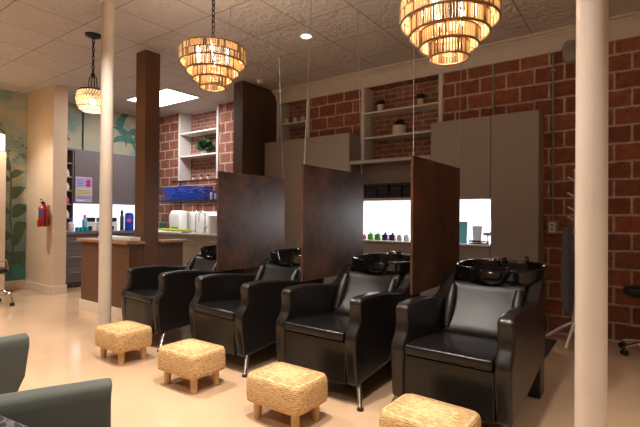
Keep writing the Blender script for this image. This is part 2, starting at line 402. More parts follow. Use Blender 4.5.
# ------------------------------------------------------------------ ceiling fixtures
b = bm_()
t = thing('ceiling_light_panel', 'bright white rectangular ceiling light panel over the sink counter', 'ceiling light', (-6.69, 4.54, CEIL))
box(b, -.585, .585, -.31, .31, -.012, -.004); obj('diffuser', b, 'led', t)
b = bm_()
for a in ((-.6, .6, -.325, -.31), (-.6, .6, .31, .325), (-.6, -.585, -.31, .31), (.585, .6, -.31, .31)): box(b, *a, -.016, -.0005)
obj('frame', b, 'white', t)
def downlight(x, y, label, group=None):
    t = thing('downlight', label, 'ceiling light', (x, y, CEIL), 0, group)
    b = bm_(); lathe(b, [(.055, -.003), (.078, -.008), (.08, -.0005), (.055, -.0005)], segs=28, closed=True); obj('trim_ring', b, 'white', t, smooth=True)
    b = bm_(); lathe(b, [(0, -.004), (.056, -.004), (.056, -.001), (0, -.001)], segs=28); obj('lens', b, 'lens', t)
downlight(-3.05, 3.90, 'round white recessed downlight glowing in the middle of the ceiling')
def lamp(kind, name, loc, energy, col, **k):
    l = bpy.data.lights.new(name, kind); l.energy = energy; l.color = col
    for a, v in k.items(): setattr(l, a, v)
    o = bpy.data.objects.new(name, l); COL.objects.link(o); o.location = loc
    return o
WARM = (1, .91, .82)
lamp('SPOT', 'downlight_beam', (-3.05, 3.90, CEIL-.02), 40, WARM, spot_size=2.2, spot_blend=1, shadow_soft_size=.05)
spots = [(-3.55, 1.75, 285), (-1.75, 1.75, 285), (-.75, 1.2, 240), (1.6, 1.6, 240), (-5.5, .9, 330), (-3.55, -.6, 150), (-1.75, -.6, 150), (.05, -.6, 150), (-5.5, -1.0, 130)]
for i, (x, y, e) in enumerate(spots):
    downlight(x, y, 'recessed ceiling downlight behind the viewpoint, one of the rows over the waiting area', 'downlights over the waiting area')
    lamp('SPOT', 'downlight_beam', (x, y, CEIL-.02), e, WARM, spot_size=2.0, spot_blend=.9, shadow_soft_size=.06)
# spot washing the cream return wall
downlight(-7.4, 2.1, 'recessed ceiling downlight washing the cream wall with the fire extinguisher')
lamp('SPOT', 'downlight_beam', (-7.4, 2.1, CEIL-.02), 170, WARM, spot_size=1.9, spot_blend=.6, shadow_soft_size=.04)
o = lamp('AREA', 'panel_glow', (-6.69, 4.54, CEIL-.03), 38, (1, .97, .97), shape='RECTANGLE', size=1.15, size_y=.6)
b = bm_(); lathe(b, [(0, -.04), (.035, -.04), (.055, -.02), (.06, -.0005), (0, -.0005)], segs=24)
tag(obj('smoke_detector', b, 'white', smooth=True), 'small white smoke detector on the ceiling by the dark column', 'smoke detector').location = (-4.62, 4.80, CEIL)

# chandeliers
def chain_bm(z0, z1, link=.045, r=.0045):
    b = bm_(); z = z0; k = 0
    while z < z1 - .005:
        pts = []
        for i in range(11):
            a = 2*PI*i/10; px = .012*math.cos(a); pz = (link*.62)*math.sin(a)
            pts.append((px, 0, z+link/2+pz) if k % 2 == 0 else (0, px, z+link/2+pz))
        tube(b, pts, r, 6, caps=False); z += link; k += 1
    return b
def chandelier(x, y, label, ztop):
    t = thing('chandelier', label, 'chandelier', (x, y, ztop), 0, 'tiered amber chandeliers')
    R0 = .258; specs = [(R0, 0, -.115, 2), (R0*.81, -.095, -.180, 1), (R0*.60, -.165, -.243, 1), (R0*.405, -.228, -.305, 1)]
    for R, za, zb, rows in specs:
        b = bm_()
        torus(b, R, .006, za, mi=1); torus(b, R, .0065, zb, mi=1)
        if rows == 2: torus(b, R, .005, (za+zb)/2, mi=1)
        n = int(2*PI*R/.0155)
        for rr in range(rows):
            h0 = za + (zb-za)*rr/rows; h1 = za + (zb-za)*(rr+1)/rows
            for k in range(n):
                a = 2*PI*(k+.5*rr)/n + random.uniform(-.004, .004); rad = R + random.uniform(-.002, .002)
                c, s = math.cos(a), math.sin(a); w = .0047; d = .003; dk = 1 if random.random() < .36 else 0
                vs = []
                for z in (h0, h1):
                    for (e, f) in ((-w, -d), (w, -d), (w, d), (-w, d)):
                        vs.append(b.verts.new((c*(rad+f)-s*e, s*(rad+f)+c*e, z)))
                for q in ((0,1,2,3),(7,6,5,4),(0,4,5,1),(1,5,6,2),(2,6,7,3),(3,7,4,0)): b.faces.new([vs[i] for i in q]).material_index = dk
        obj('tier', b, ['strand', 'rim'], t)
    for k in range(4):   # spokes that join the tiers to the stem
        a = PI/4 + k*PI/2; c, s = math.cos(a), math.sin(a)
        P = [(.006, .01)]
        for R, za, zb, rows in specs: P += [(R, za), (R, zb)]
        b = bm_(); tube(b, [(c*r, s*r, z) for r, z in P], .0028, 6); obj('spoke', b, 'iron', t)
    b = bm_(); tube(b, [(0, 0, .05), (0, 0, -.10)], .012, 8); obj('stem', b, 'iron', t, smooth=True)
    for k in range(6):
        a = 2*PI*k/6+.3; b = bm_(); lathe(b, [(.009, -.085), (.011, -.055), (.017, -.03), (.014, -.012), (0, .005)], (math.cos(a)*.13, math.sin(a)*.13, 0), 10); bl = obj('bulb', b, 'bulb', t, smooth=True)
        b = bm_(); tube(b, [(0, 0, -.09), (math.cos(a)*.13, math.sin(a)*.13, -.085)], .004, 6); obj('bulb_arm', b, 'iron', bl)
    obj('chain', chain_bm(.05, CEIL-ztop-.03), 'iron', t, smooth=True)
    b = bm_(); lathe(b, [(0, -.03), (.03, -.028), (.06, -.012), (.065, -.0005), (0, -.0005)], (0, 0, CEIL-ztop), 24); obj('canopy', b, 'iron', t, smooth=True)
    lamp('POINT', 'chandelier_glow', (x, y, ztop-.04), 22, (1, .80, .58), shadow_soft_size=.11)
chandelier(-2.80, 2.36, 'tiered amber bead chandelier hanging nearer the square brown column', 2.589)
chandelier(-.842, 2.33, 'larger looking tiered amber bead chandelier cut by the top of the picture', 2.417)
# small beaded pendant behind the left pole
t = thing('pendant_light', 'small glowing beaded glass pendant on a black chain beside the left pole', 'pendant light', (-5.0, 2.50, 2.40))
b = bm_()
pr_ = [(.145, .235), (.160, .19), (.164, .14), (.156, .09), (.132, .04), (.08, .005), (0, 0)]
def rad(z):
    P = sorted(pr_, key=lambda p: p[1])
    for (r0, z0), (r1, z1) in zip(P, P[1:]):
        if z0 <= z <= z1: return r0+(r1-r0)*(z-z0)/(z1-z0)
    return .158
for j in range(9):
    z = .02 + j*.025; R = rad(z); n = max(6, int(2*PI*R/.030))
    for k in range(n):
        a = 2*PI*(k+.5*(j % 2))/n; bmesh.ops.create_icosphere(b, subdivisions=1, radius=.0135, matrix=Matrix.Translation((R*math.cos(a), R*math.sin(a), z)))
obj('bead_shade', b, 'glass_beads', t, smooth=True)
b = bm_(); torus(b, .146, .008, .24, 36); torus(b, .166, .004, .165, 36); torus(b, .146, .004, .06, 36)
for k in range(4):
    a = PI/4+k*PI/2; tube(b, [(.145*math.cos(a), .145*math.sin(a), .24), (.05*math.cos(a), .05*math.sin(a), .26), (.035*math.cos(a), .035*math.sin(a), .40), (0, 0, .41)], .006, 6)
lathe(b, [(.15, .24), (.11, .262), (.03, .268), (0, .268)], segs=24); tube(b, [(0, 0, .40), (0, 0, .44)], .022, 10)
obj('frame', b, 'iron', t, smooth=True)
b = bm_(); sphere(b, (0, 0, .12), .035); obj('bulb', b, 'bulb', t, smooth=True)
obj('chain', chain_bm(.44, CEIL-2.40-.02, .05, .006), 'iron', t, smooth=True)
b = bm_(); lathe(b, [(0, -.045), (.02, -.04), (.055, -.03), (.085, -.015), (.09, -.0005), (0, -.0005)], (0, 0, CEIL-2.40), 24); obj('canopy', b, 'iron', t, smooth=True)
lamp('POINT', 'pendant_glow', (-5.0, 2.50, 2.52), 7, (1, .72, .42), shadow_soft_size=.05)

# ------------------------------------------------------------------ hanging partitions
def partition(x, label, tops):
    t = thing('hanging_partition', label, 'partition', (x, 2.97, .69), 0, 'bronze partitions hung between the wash chairs')
    b = bm_(); box(b, -.010, .010, 0, 1.02, 0, 1.01); obj('panel', b, 'panel', t, bevel=.002, bseg=1)
    for y, (tx, ty) in zip((.025, .995), tops):
        b = bm_(); tube(b, [(0, y, 1.0), (0, y, 1.03)], .007, 8); tube(b, [(0, y, 1.02), (tx-x, ty-2.97, CEIL-.69)], .0032, 6); obj('cable', b, 'cable', t, smooth=True)
partition(-3.43, 'bronze hanging panel nearest the dark square column, between first two wash chairs', ((-3.21, 2.92), (-3.29, 3.70)))
partition(-2.35, 'middle bronze hanging panel with a pale sheen toward its right edge', ((-2.40, 3.15), (-2.255, 3.69)))
partition(-1.34, 'tallest looking bronze hanging panel beside the nearest wash chair', ((-1.42, 3.16), (-1.31, 3.99)))

# ------------------------------------------------------------------ shampoo chairs
def pad(bm, fn, nu, nv, th):
    """quilt from a surface fn(u,v)->Vector, thickened by th along its normal"""
    F = []; Bk = []
    for i in range(nu+1):
        rf = []; rb = []
        for j in range(nv+1):
            u, v = i/nu, j/nv; p = fn(u, v); e = 1e-3
            n = (fn(u+e, v)-p).cross(fn(u, v+e)-p).normalized()
            edge = min(1, min(u, 1-u)*9, min(v, 1-v)*6); k = th*.5*(.35+.65*math.sqrt(max(0, 1-(1-edge)**2)))
            rf.append(bm.verts.new(p+n*k)); rb.append(bm.verts.new(p-n*k))
        F.append(rf); Bk.append(rb)
    for i in range(nu):
        for j in range(nv):
            bm.faces.new((F[i][j], F[i+1][j], F[i+1][j+1], F[i][j+1])); bm.faces.new((Bk[i][j], Bk[i][j+1], Bk[i+1][j+1], Bk[i+1][j]))
    for i in range(nu):
        bm.faces.new((F[i][0], Bk[i][0], Bk[i+1][0], F[i+1][0])); bm.faces.new((F[i][nv], F[i+1][nv], Bk[i+1][nv], Bk[i][nv]))
    for j in range(nv):
        bm.faces.new((F[0][j], F[0][j+1], Bk[0][j+1], Bk[0][j])); bm.faces.new((F[nu][j], Bk[nu][j], Bk[nu][j+1], F[nu][j+1]))

def wash_chair(label):
    t = thing('wash_chair', label, 'chair', (0, 0, 0), 0, 'black shampoo chairs in a row')
    arm = [(0, .13), (-.018, .28), (-.028, .43), (-.022, .475), (.018, .525), (.034, .56), (.034, .62), (.026, .665), (.034, .692), (.06, .706), (.14, .713), (.26, .714), (.40, .705), (.55, .684), (.65, .674), (.71, .680), (.76, .700), (.82, .745), (.87, .790), (.905, .814), (.94, .822), (.975, .812), (.985, .78), (.985, .30), (.92, .255), (.5, .19)]
    for s in (-1, 1):
        b = bm_(); prism(b, arm, s*.262, s*.355, 'x'); obj('arm', b, 'leather_trim', t, bevel=.022, bseg=3)
    b = bm_(); box(b, -.265, .265, -.014, .05, .135, .416); obj('front_panel', b, 'leather', t, bevel=.008)
    b = bm_(); box(b, -.262, .262, .05, .90, .20, .24); obj('seat_base', b, 'black', t)
    b = bm_()
    prism(b, [(-.032, .421), (-.032, .480), (.10, .486), (.40, .462), (.66, .43), (.66, .36), (.1, .40)], -.259, .259, 'x'); obj('seat', b, 'leather', t, bevel=.017, bseg=3)
    b = bm_()
    def back(u, v):
        x = -.254+.508*u; q = (2*u-1)**2
        return Vector((x, .62+.23*v - .03*q + .018*math.sin(PI*v), .42+.355*v - .012*(1-q)*v))
    pad(b, back, 24, 32, .085); obj('backrest', b, 'leather_back', t, smooth=True)
    for s in (-1, 1):    # padded bolsters along the edges of the back
        b = bm_(); tube(b, [(s*.225, .60, .47), (s*.226, .655, .58), (s*.228, .71, .68), (s*.229, .755, .75)], [.026, .036, .036, .024], 12); obj('bolster', b, 'leather_back', t, smooth=True)
    for s in (-1, 1):
        b = bm_(); tube(b, [(s*.325, .07, .15), (s*.385, -.012, .012)], [.019, .013], 12); lg = obj('leg', b, 'chrome', t, smooth=True)
        b = bm_(); lathe(b, [(0, 0), (.022, 0), (.022, .012), (.016, .02), (0, .02)], (s*.387, -.015, 0), 14); obj('foot_pad', b, 'black', lg, smooth=True)
    b = bm_(); box(b, -.33, .345, .865, 1.02, 0, .70); obj('pedestal', b, 'leather_trim', t, bevel=.01)
    # basin
    b = bm_(); ns = 72; A, B_, cy, cx = .315, .27, 1.03, .03
    rings = []
    spec = [(.68, .738, 0), (.87, .744, 0), (.95, .77, 0), (.975, .83, 0), (.99, .893, 1), (1.0, .905, 1), (.99, .914, 1), (.955, .914, 1), (.93, .900, 1), (.90, .85, 1), (.84, .785, 0), (.66, .762, 0), (.3, .755, 0)]
    for sc, z, rim in spec:
        ring = []
        for k in range(ns):
            th = 2*PI*k/ns; c, s = math.cos(th), math.sin(th); n = 3.2
            q = (abs(c)**n+abs(s)**n)**(-1/n)
            x, y = A*sc*q*c, B_*sc*q*s
            zz = z + .012*(y/B_)*(1 if z > .85 else 0)
            if y < 0:
                a = abs(x)/.115
                if a < 1:
                    drop = .115*(1-a**4)
                    zz = min(zz, .913-drop + (.914-z if rim else .02)*-.15) if z > .785 else zz
            ring.append(b.verts.new((cx+x, cy+y, zz)))
        rings.append(ring)
    for P, Q in zip(rings, rings[1:]):
        for k in range(ns): b.faces.new((P[k], P[(k+1) % ns], Q[(k+1) % ns], Q[k]))
    b.faces.new(rings[0][::-1]); b.faces.new(rings[-1])
    bowl = obj('basin', b, 'black_gloss', t, smooth=True, angle=80); bowl.location = (0, .032, -.018)
    b = bm_()
    pts = []
    for i in range(17):
        a = i/16*2-1; x = a*.112; pts.append((cx+x, cy-.262, .920-.115*(1-abs(a)**4)))
    tube(b, pts, .011, 8); obj('neck_rest', b, 'black_gloss', bowl, smooth=True)
    b = bm_(); lathe(b, [(.016, 0), (.016, .02), (.011, .026), (0, .028)], (cx-.085, cy+.235, .920), 14); tube(b, [(cx-.085, cy+.235, .933), (cx-.085, cy+.13, .940), (cx-.085, cy+.115, .923)], .010, 10); obj('faucet', b, 'chrome', bowl, smooth=True)
    b = bm_(); lathe(b, [(.018, 0), (.02, .02), (.013, .03), (.016, .045), (0, .05)], (cx+.14, cy+.235, .920), 14); obj('hose_knob', b, 'black', bowl, smooth=True)
    b = bm_(); lathe(b, [(.020, 0), (.024, .012), (.018, .03), (0, .034)], (cx-.03, cy+.235, .920), 14); obj('mixer_knob', b, 'black', bowl, smooth=True)
    return t
wc = wash_chair('black leather shampoo chair with basin, nearest the right cream pole')
wc.location = (-.90, 2.50, 0)
dup(wc, (-1.85, 2.49, 0), -.01, 'black leather shampoo chair with basin, second from the right cream pole')
dup(wc, (-2.875, 2.48, 0), -.055, 'black leather shampoo chair with basin, third from the right cream pole')
dup(wc, (-3.955, 2.46, 0), -.065, 'black leather shampoo chair with basin, beside the left cream pole and brown counter')
b = bm_(); box(b, -4.4, -.69, 3.75, 5.08, 0.0005, .012)
tag(obj('floor_mat', b, 'mat_rubber', bevel=.004), 'black rubber mat on the floor behind the wash chairs', 'mat')

# ------------------------------------------------------------------ wicker footstools
def footstool(label):
    t = thing('footstool', label, 'footstool', (0, 0, 0), 0, 'woven footstools in front of the wash chairs')
    b = bm_(); n = 44; rings = []
    prof = [(.93, .112), (.985, .118), (1.0, .14), (1.0, .19), (.995, .235), (.98, .258), (.945, .273), (.84, .280), (.5, .284), (.15, .285)]
    for sc, z in prof:
        ring = []
        for k in range(n):
            th = 2*PI*k/n; c, s = math.cos(th), math.sin(th); e = 9
            q = (abs(c)**e+abs(s)**e)**(-1/e); ring.append(b.verts.new((.217*sc*q*c, .165*sc*q*s, z)))
        rings.append(ring)
    for P, Q in zip(rings, rings[1:]):
        for k in range(n): b.faces.new((P[k], P[(k+1) % n], Q[(k+1) % n], Q[k]))
    b.faces.new(rings[0][::-1]); b.faces.new(rings[-1])
    obj('seat', b, 'wicker', t, smooth=True, angle=60)
    for sx in (-1, 1):
        for sy in (-1, 1):
            b = bm_(); tube(b, [(sx*.15, sy*.10, 0), (sx*.148, sy*.098, .118)], [.024, .027], 14); obj('leg', b, 'leg_wood', t, smooth=True)
    return t
fs = footstool('woven wicker footstool cut off by the bottom edge of the picture'); fs.location = (-.855, 2.13, 0); fs.rotation_euler.z = -.04
dup(fs, (-1.77, 2.10, 0), .0, 'woven wicker footstool, second from the bottom edge, at the second chair')
dup(fs, (-2.695, 2.10, 0), .02, 'woven wicker footstool in front of the third wash chair from the right pole')
dup(fs, (-3.655, 2.12, 0), -.03, 'woven wicker footstool standing against the left cream pole')

# ------------------------------------------------------------------ olive tub chairs
def tub_chair(label):
    t = thing('tub_armchair', label, 'armchair', (0, 0, 0), 0, 'olive tub armchairs in the waiting corner')
    # chair faces +y; shell swept around the back in plan
    path = [(-.33, .30), (-.335, .12), (-.33, -.06), (-.29, -.22), (-.20, -.32), (0, -.36), (.20, -.32), (.29, -.22), (.33, -.06), (.335, .12), (.33, .30)]
    n = len(path); b = bm_(); secs = []
    for i, (x, y) in enumerate(path):
        d = Vector((*path[min(i+1, n-1)], 0))-Vector((*path[max(i-1, 0)], 0)); d.normalize(); nr = Vector((-d.y, d.x, 0))  # points outward/inward
        w = min(i, n-1-i); topz = (.731, .731, .732, .745, .77, .78)[w]
        end = 1 if w == 0 else 0
        fwd = -d if i == 0 else d
        cs = []
        for (o_, z, f) in ((-.042, .22, -.14), (-.045, .36, -.115), (-.045, .46, -.06), (-.045, .55, -.015), (-.045, topz-.05, 0), (-.034, topz-.014, 0), (0, topz, 0), (.034, topz-.014, 0), (.045, topz-.05, 0), (.045, .55, -.015), (.045, .46, -.06), (.045, .36, -.115), (.042, .22, -.14)):
            p = Vector((x, y, z)) + nr*o_ + (fwd*f if end else Vector((0, 0, 0)))
            cs.append(b.verts.new(p))
        secs.append(cs)
    m = len(secs[0])
    for P, Q in zip(secs, secs[1:]):
        for k in range(m): b.faces.new((P[k], P[(k+1) % m], Q[(k+1) % m], Q[k]))
    b.faces.new(secs[0]); b.faces.new(secs[-1][::-1])
    obj('shell', b, 'olive', t, bevel=.012, bseg=3)
    b = bm_()
    prism(b, [(-.285, .24), (.285, .24), (.28, -.18), (.18, -.29), (-.18, -.29), (-.28, -.18)], .26, .43, 'z'); obj('seat_cushion', b, 'olive', t, bevel=.03, bseg=3)
    for sx in (-1, 1):
        for sy in (-1, 1):
            b = bm_(); tube(b, [(sx*.27, sy*.2-.04, .27), (sx*.31, sy*.24-.04, 0)], [.022, .013], 12); obj('leg', b, 'leg_wood', t, smooth=True)
    return t
def place_tub(t, arm_end, rz, side):   # put the front top end of one arm at a point
    c, s = math.cos(rz), math.sin(rz); lx, ly = side*.33, .30
    t.location = (arm_end[0]-(c*lx-s*ly), arm_end[1]-(s*lx+c*ly), 0); t.rotation_euler = (0, 0, rz)
ta = tub_chair('olive green tub armchair nearest the viewpoint, patterned cushion on its seat')
place_tub(ta, (-1.37, .757), -.42, -1)
tb = dup(ta, (0, 0, 0), 0, 'olive green tub armchair farther left, only its arm in view')
place_tub(tb, (-2.19, .82), -.05, 1)
b = bm_()
def cush(u, v):
    return Vector(((u-.5)*.25, 0, (v-.5)*.25))
pad(b, cush, 16, 16, .13)
for v in b.verts:
    k = 1-max(abs(v.co.x), abs(v.co.z))/.125; v.co.y *= .25+.9*max(0, k)**.5
cu = tag(obj('throw_cushion', b, 'cushion', smooth=True, angle=80), 'dark patterned throw cushion leaning in the nearest olive armchair', 'cushion')
rz = -.42; c, s_ = math.cos(rz), math.sin(rz); lx, ly = -.205, -.015
cu.location = (ta.location.x+c*lx-s_*ly, ta.location.y+s_*lx+c*ly, .592); cu.rotation_euler = (.08, .62, rz+PI/2)

# ------------------------------------------------------------------ taupe cabinets on the brick wall
CY = 5.10
def tall_cab(x0, x1, z1, label, doors, hx=None):
    t = thing('tall_cabinet', label, 'cabinet', ((x0+x1)/2, CY, 0)); w = (x1-x0)/2
    b = bm_(); box(b, -w, w, .02, WY-CY-.004, .0, z1); obj('body', b, 'taupe', t, bevel=.002, bseg=1)
    for k in range(doors):
        a = -w + 2*w*k/doors; b = bm_(); box(b, a+.002, a+2*w/doors-.002, 0, .019, .09, z1); d = obj('door', b, 'taupe', t, bevel=.002, bseg=1)
        if hx: 
            b = bm_(); tube(b, [(hx-(x0+x1)/2, -.022, .98), (hx-(x0+x1)/2, -.022, 1.24)], .006, 8)
            for z in (1.0, 1.22): tube(b, [(hx-(x0+x1)/2, -.022, z), (hx-(x0+x1)/2, 0, z)], .004, 6)
            obj('handle', b, 'steel', d, smooth=True)
    return t
tall_cab(-4.80, -3.225, 2.403, 'tall taupe cabinet behind the far hanging panels, below the small niche', 2)
tall_cab(-1.357, -.868, 2.398, 'tall taupe cabinet with a slim handle beside the exposed brick wall', 1, hx=-1.335)
t = thing('wall_cabinet', 'taupe wall cabinet above the right half of the lit niche', 'cabinet', (-1.71, CY, 1.465))
b = bm_(); box(b, -.35, .35, .02, WY-CY-.004, 0, .93); obj('body', b, 'taupe', t, bevel=.002, bseg=1)
b = bm_(); box(b, -.348, .348, 0, .019, 0, .93); obj('door', b, 'taupe', t, bevel=.002, bseg=1)
t = thing('shelf_unit', 'open taupe shelf unit holding black towels between the tall cabinets', 'shelf', (-2.64, CY, 1.465))
b = bm_(); box(b, -.58, .578, 0, WY-CY-.004, .50, .545); obj('top_board', b, 'taupe_edge', t, bevel=.002, bseg=1)
b = bm_(); box(b, -.58, .578, 0, WY-CY-.004, 0, .035); obj('bottom_board', b, 'taupe_edge', t, bevel=.002, bseg=1)
for x in (-.58, .56):
    b = bm_(); box(b, x, x+.018, 0, WY-CY-.004, .036, .499); obj('side_panel', b, 'taupe', t)
b = bm_(); box(b, -.56, .558, WY-CY-.02, WY-CY-.005, .036, .499); obj('back_panel', b, 'taupe', t)
# folded towels
i = 0
for x in (-3.08, -2.90, -2.72, -2.54, -2.36, -2.18):
    for k in range(random.choice((4, 5, 4))):
        b = bm_(); w, d, h = .082, .115, .046
        pts = [(-d, 0), (-d-.006, .012), (-d-.007, .034), (-d, h), (d, h), (d, 0), (-d, .0)][:6]
        prism(b, pts, -w, w, 'x')
        for l in range(2): box(b, -w*.98, w*.98, -d-.006, d*.9, .004+l*.022, .018+l*.022)
        o = tag(obj('folded_towel', b, 'towel', bevel=.006), 'folded black towel in a pile on the open taupe shelf', 'towel', 'black towels on the open shelf')
        o.location = (x+random.uniform(-.008, .008), CY+.155+random.uniform(-.012, .012), 1.502+k*.0475); o.rotation_euler.z = random.uniform(-.06, .06)
b = bm_(); box(b, -3.225, -1.36, WY-.016, WY-.004, .948, 1.462)
tag(obj('backlit_panel', b, 'back_led'), 'glowing white backlit panel behind the bottles in the long niche', 'light panel')
t = thing('niche_counter', 'pale counter board under the glowing panel, bottles standing on it', 'counter', (-2.29, CY, 0))
b = bm_(); box(b, -.935, .931, -.012, WY-CY-.003, .925, .9465); obj('counter_board', b, 'white', t, bevel=.003)
b = bm_(); box(b, -.933, .929, .02, WY-CY-.004, .0, .924); obj('body', b, 'taupe', t)
for k in range(3):
    a = -.933+k*.6207; b = bm_(); box(b, a+.002, a+.6187, 0, .019, .09, .920); obj('door', b, 'taupe', t, bevel=.002, bseg=1)
lamp('AREA', 'niche_glow', (-2.29, WY-.03, 1.2), 9, (.95, .97, 1), shape='RECTANGLE', size=1.8, size_y=.48).rotation_euler = (-PI/2, 0, 0)

# bottles on the niche counter
def bottle(name, x, y, z, r, h, body, cap, label, cat='bottle', group=None, capr=.4, square=False):
    t = thing(name, label, cat, (x, y, z), 0, group)
    b = bm_()
    if square: box(b, -r, r, -r*.7, r*.7, 0, h*.72); lathe(b, [(r*.7, h*.72), (r*.45, h*.8), (0, h*.8)], segs=12)
    else: lathe(b, [(0, 0), (r*.95, 0), (r, h*.04), (r, h*.62), (r*.9, h*.72), (r*.42, h*.80), (0, h*.80)], segs=18)
    obj('body', b, body, t, bevel=.003 if square else 0, smooth=True)
    b = bm_(); lathe(b, [(r*capr, h*.79), (r*capr, h*.97), (r*capr*.8, h), (0, h)], segs=14); obj('cap', b, cap, t, smooth=True)
    return t
NC = .947
g = 'bottles on the lit niche counter'
bottle('bottle', -3.055, 5.24, NC, .03, .075, 'pink', 'pink', 'small pink bottle leftmost on the lit niche counter', group=g)
bottle('bottle', -2.955, 5.24, NC, .040, .105, 'green', 'clear', 'left one of two green bottles on the lit niche counter', group=g, square=True)
bottle('bottle', -2.845, 5.24, NC, .040, .105, 'green', 'clear', 'right one of two green bottles, beside the purple bottles', group=g, square=True)
bottle('bottle', -2.735, 5.24, NC, .040, .105, 'purple', 'purple', 'left one of two dark purple bottles, beside the green bottles', group=g, square=True)
bottle('bottle', -2.63, 5.24, NC, .040, .105, 'purple', 'purple', 'right one of two dark purple bottles, beside the pale jars', group=g, square=True)
for k, l in enumerate(('pale translucent jar next to the dark purple bottles', 'pale translucent jar in the middle of three on the lit niche counter', 'pale translucent jar farthest right of three on the lit niche counter')):
    bottle('jar', -2.53+.095*k, 5.24, NC, .038, .085, 'clear', 'pure_white', l, 'jar', 'pale jars on the lit niche counter', capr=.8)
b = bm_()
prism(b, [(-.045, .03), (.045, .03), (.055, .24), (.05, .26), (-.05, .26), (-.055, .24)], -.012, .012, 'y'); box(b, -.05, .05, -.022, .022, 0, .035)
o = tag(obj('refill_pouch', b, 'sky', bevel=.004), 'bright sky blue pouch on the niche counter beside the near hanging panel', 'pouch'); o.location = (-1.715, 5.27, NC)
b = bm_()
prism(b, [(-.05, .03), (.05, .03), (.06, .21), (-.06, .21)], -.010, .010, 'y'); box(b, -.055, .055, -.02, .02, 0, .03)
o = tag(obj('refill_pouch', b, 'bag', bevel=.004), 'pale white pouch standing between the sky blue pouch and flat iron', 'pouch'); o.location = (-1.565, 5.32, NC)
t = thing('flat_iron', 'black hair straightener lying on the niche counter', 'hair straightener', (-1.51, 5.19, NC))
b = bm_(); box(b, -.11, .115, -.016, .016, .002, .018); obj('plate_arm', b, 'black', t, bevel=.005)
b = bm_(); prism(b, [(-.11, .024), (.115, .022), (.115, .038), (-.10, .046), (-.12, .036)], -.016, .016, 'y'); obj('upper_arm', b, 'black', t, bevel=.005)
t = thing('dish_stand', 'small silver dish on a stem at the right end of the lit niche', 'dish', (-1.435, 5.29, NC))
b = bm_(); lathe(b, [(0, .10), (.04, .105), (.065, .135), (.068, .135), (.045, .098), (0, .092)], segs=22); obj('dish', b, 'steel', t, smooth=True)
b = bm_(); lathe(b, [(0, 0), (.04, 0), (.04, .006), (.008, .015), (.008, .093), (0, .093)], segs=16); obj('stem', b, 'steel', t, smooth=True)

# ------------------------------------------------------------------ shelves & plants in the niches
def shelf(x0, x1, z, label, th=.024):
    b = bm_(); box(b, x0+.005, x1-.005, WY-.02, WY+ND-.003, z-th, z); tag(obj('niche_shelf', b, 'white', bevel=.002, bseg=1), label, 'shelf')
shelf(-4.775, -4.20, 2.752, 'small white shelf with three tiny cups near the dark column')
shelf(-3.17, -2.08, 2.725, 'upper white shelf with two small potted plants in the wide niche')
shelf(-3.17, -2.08, 2.372, 'lower white shelf with one round potted plant in the wide niche')
shelf(-7.37, -6.29, 2.868, 'upper white shelf of the niche above the sink counter', .03)
shelf(-7.37, -6.29, 2.418, 'lower white shelf with a leafy plant above the sink counter', .03)
for x, l in ((-4.655, 'tiny white cup nearest the dark column on the small niche shelf'), (-4.49, 'tiny white cup in the middle of three on the small niche shelf'), (-4.33, 'tiny white cup farthest from the dark column on the small niche shelf')):
    b = bm_(); lathe(b, [(0, 0), (.028, 0), (.036, .075), (.032, .075), (.025, .01), (0, .01)], segs=16); o = tag(obj('cup', b, 'pot', smooth=True), l, 'cup', 'tiny cups on the small niche shelf'); o.location = (x, WY+.05, 2.753)
def plant(x, y, z, pr, ph, fr, n, label, leafm='leaf_dark', group=None, flat=.8):
    t = thing('potted_plant', label, 'plant', (x, y, z), 0, group)
    b = bm_(); lathe(b, [(0, 0), (pr*.86, 0), (pr, ph*.1), (pr, ph), (pr*.88, ph), (pr*.84, ph*.85), (0, ph*.85)], segs=22); obj('pot', b, 'pot', t, smooth=True)
    b = bm_()
    for k in range(n):
        th = random.uniform(0, 2*PI); ph_ = math.acos(random.uniform(-.15, 1)); R = fr*random.uniform(.6, 1.1)
        d = Vector((math.sin(ph_)*math.cos(th), math.sin(ph_)*math.sin(th), math.cos(ph_)*flat)); o0 = Vector((0, 0, ph+fr*.25))
        tip = o0+d*R; mid = o0+d*R*.55; sd = d.cross(Vector((.3, .2, 1))).normalized()*fr*.16; nn = d.cross(sd).normalized()*fr*.04
        vs = [b.verts.new(p) for p in (Vector((0, 0, ph*.9)), mid+sd+nn, tip, mid-sd+nn, mid-nn)]
        b.faces.new((vs[0], vs[1], vs[4])); b.faces.new((vs[0], vs[4], vs[3])); b.faces.new((vs[1], vs[2], vs[4])); b.faces.new((vs[4], vs[2], vs[3]))
    obj('foliage', b, leafm, t)
g = 'potted plants in the wide niche'
plant(-2.985, WY+.12, 2.726, .042, .115, .085, 90, 'small dark green plant in white pot at left on upper niche shelf', group=g)
plant(-2.385, WY+.12, 2.726, .040, .105, .085, 90, 'small dark green plant in white pot at right on upper niche shelf', group=g)
plant(-2.69, WY+.12, 2.373, .095, .135, .10, 110, 'dark green plant in the wide round white pot on lower niche shelf', group=g)
plant(-6.79, WY+.11, 2.419, .05, .08, .215, 300, 'bushy green leafy plant on the niche shelf above the sink', 'leaf', flat=.95)
for x, l in ((-7.02, 'tiny potted plant on the niche ledge, nearest the white frame'), (-6.80, 'tiny potted plant in the middle of three on the niche ledge'), (-6.60, 'tiny potted plant on the niche ledge, nearest the hanging panel')):
    plant(x, WY+.06, 1.931, .034, .06, .042, 40, l, 'leaf_dark', 'tiny potted plants on the niche ledge')

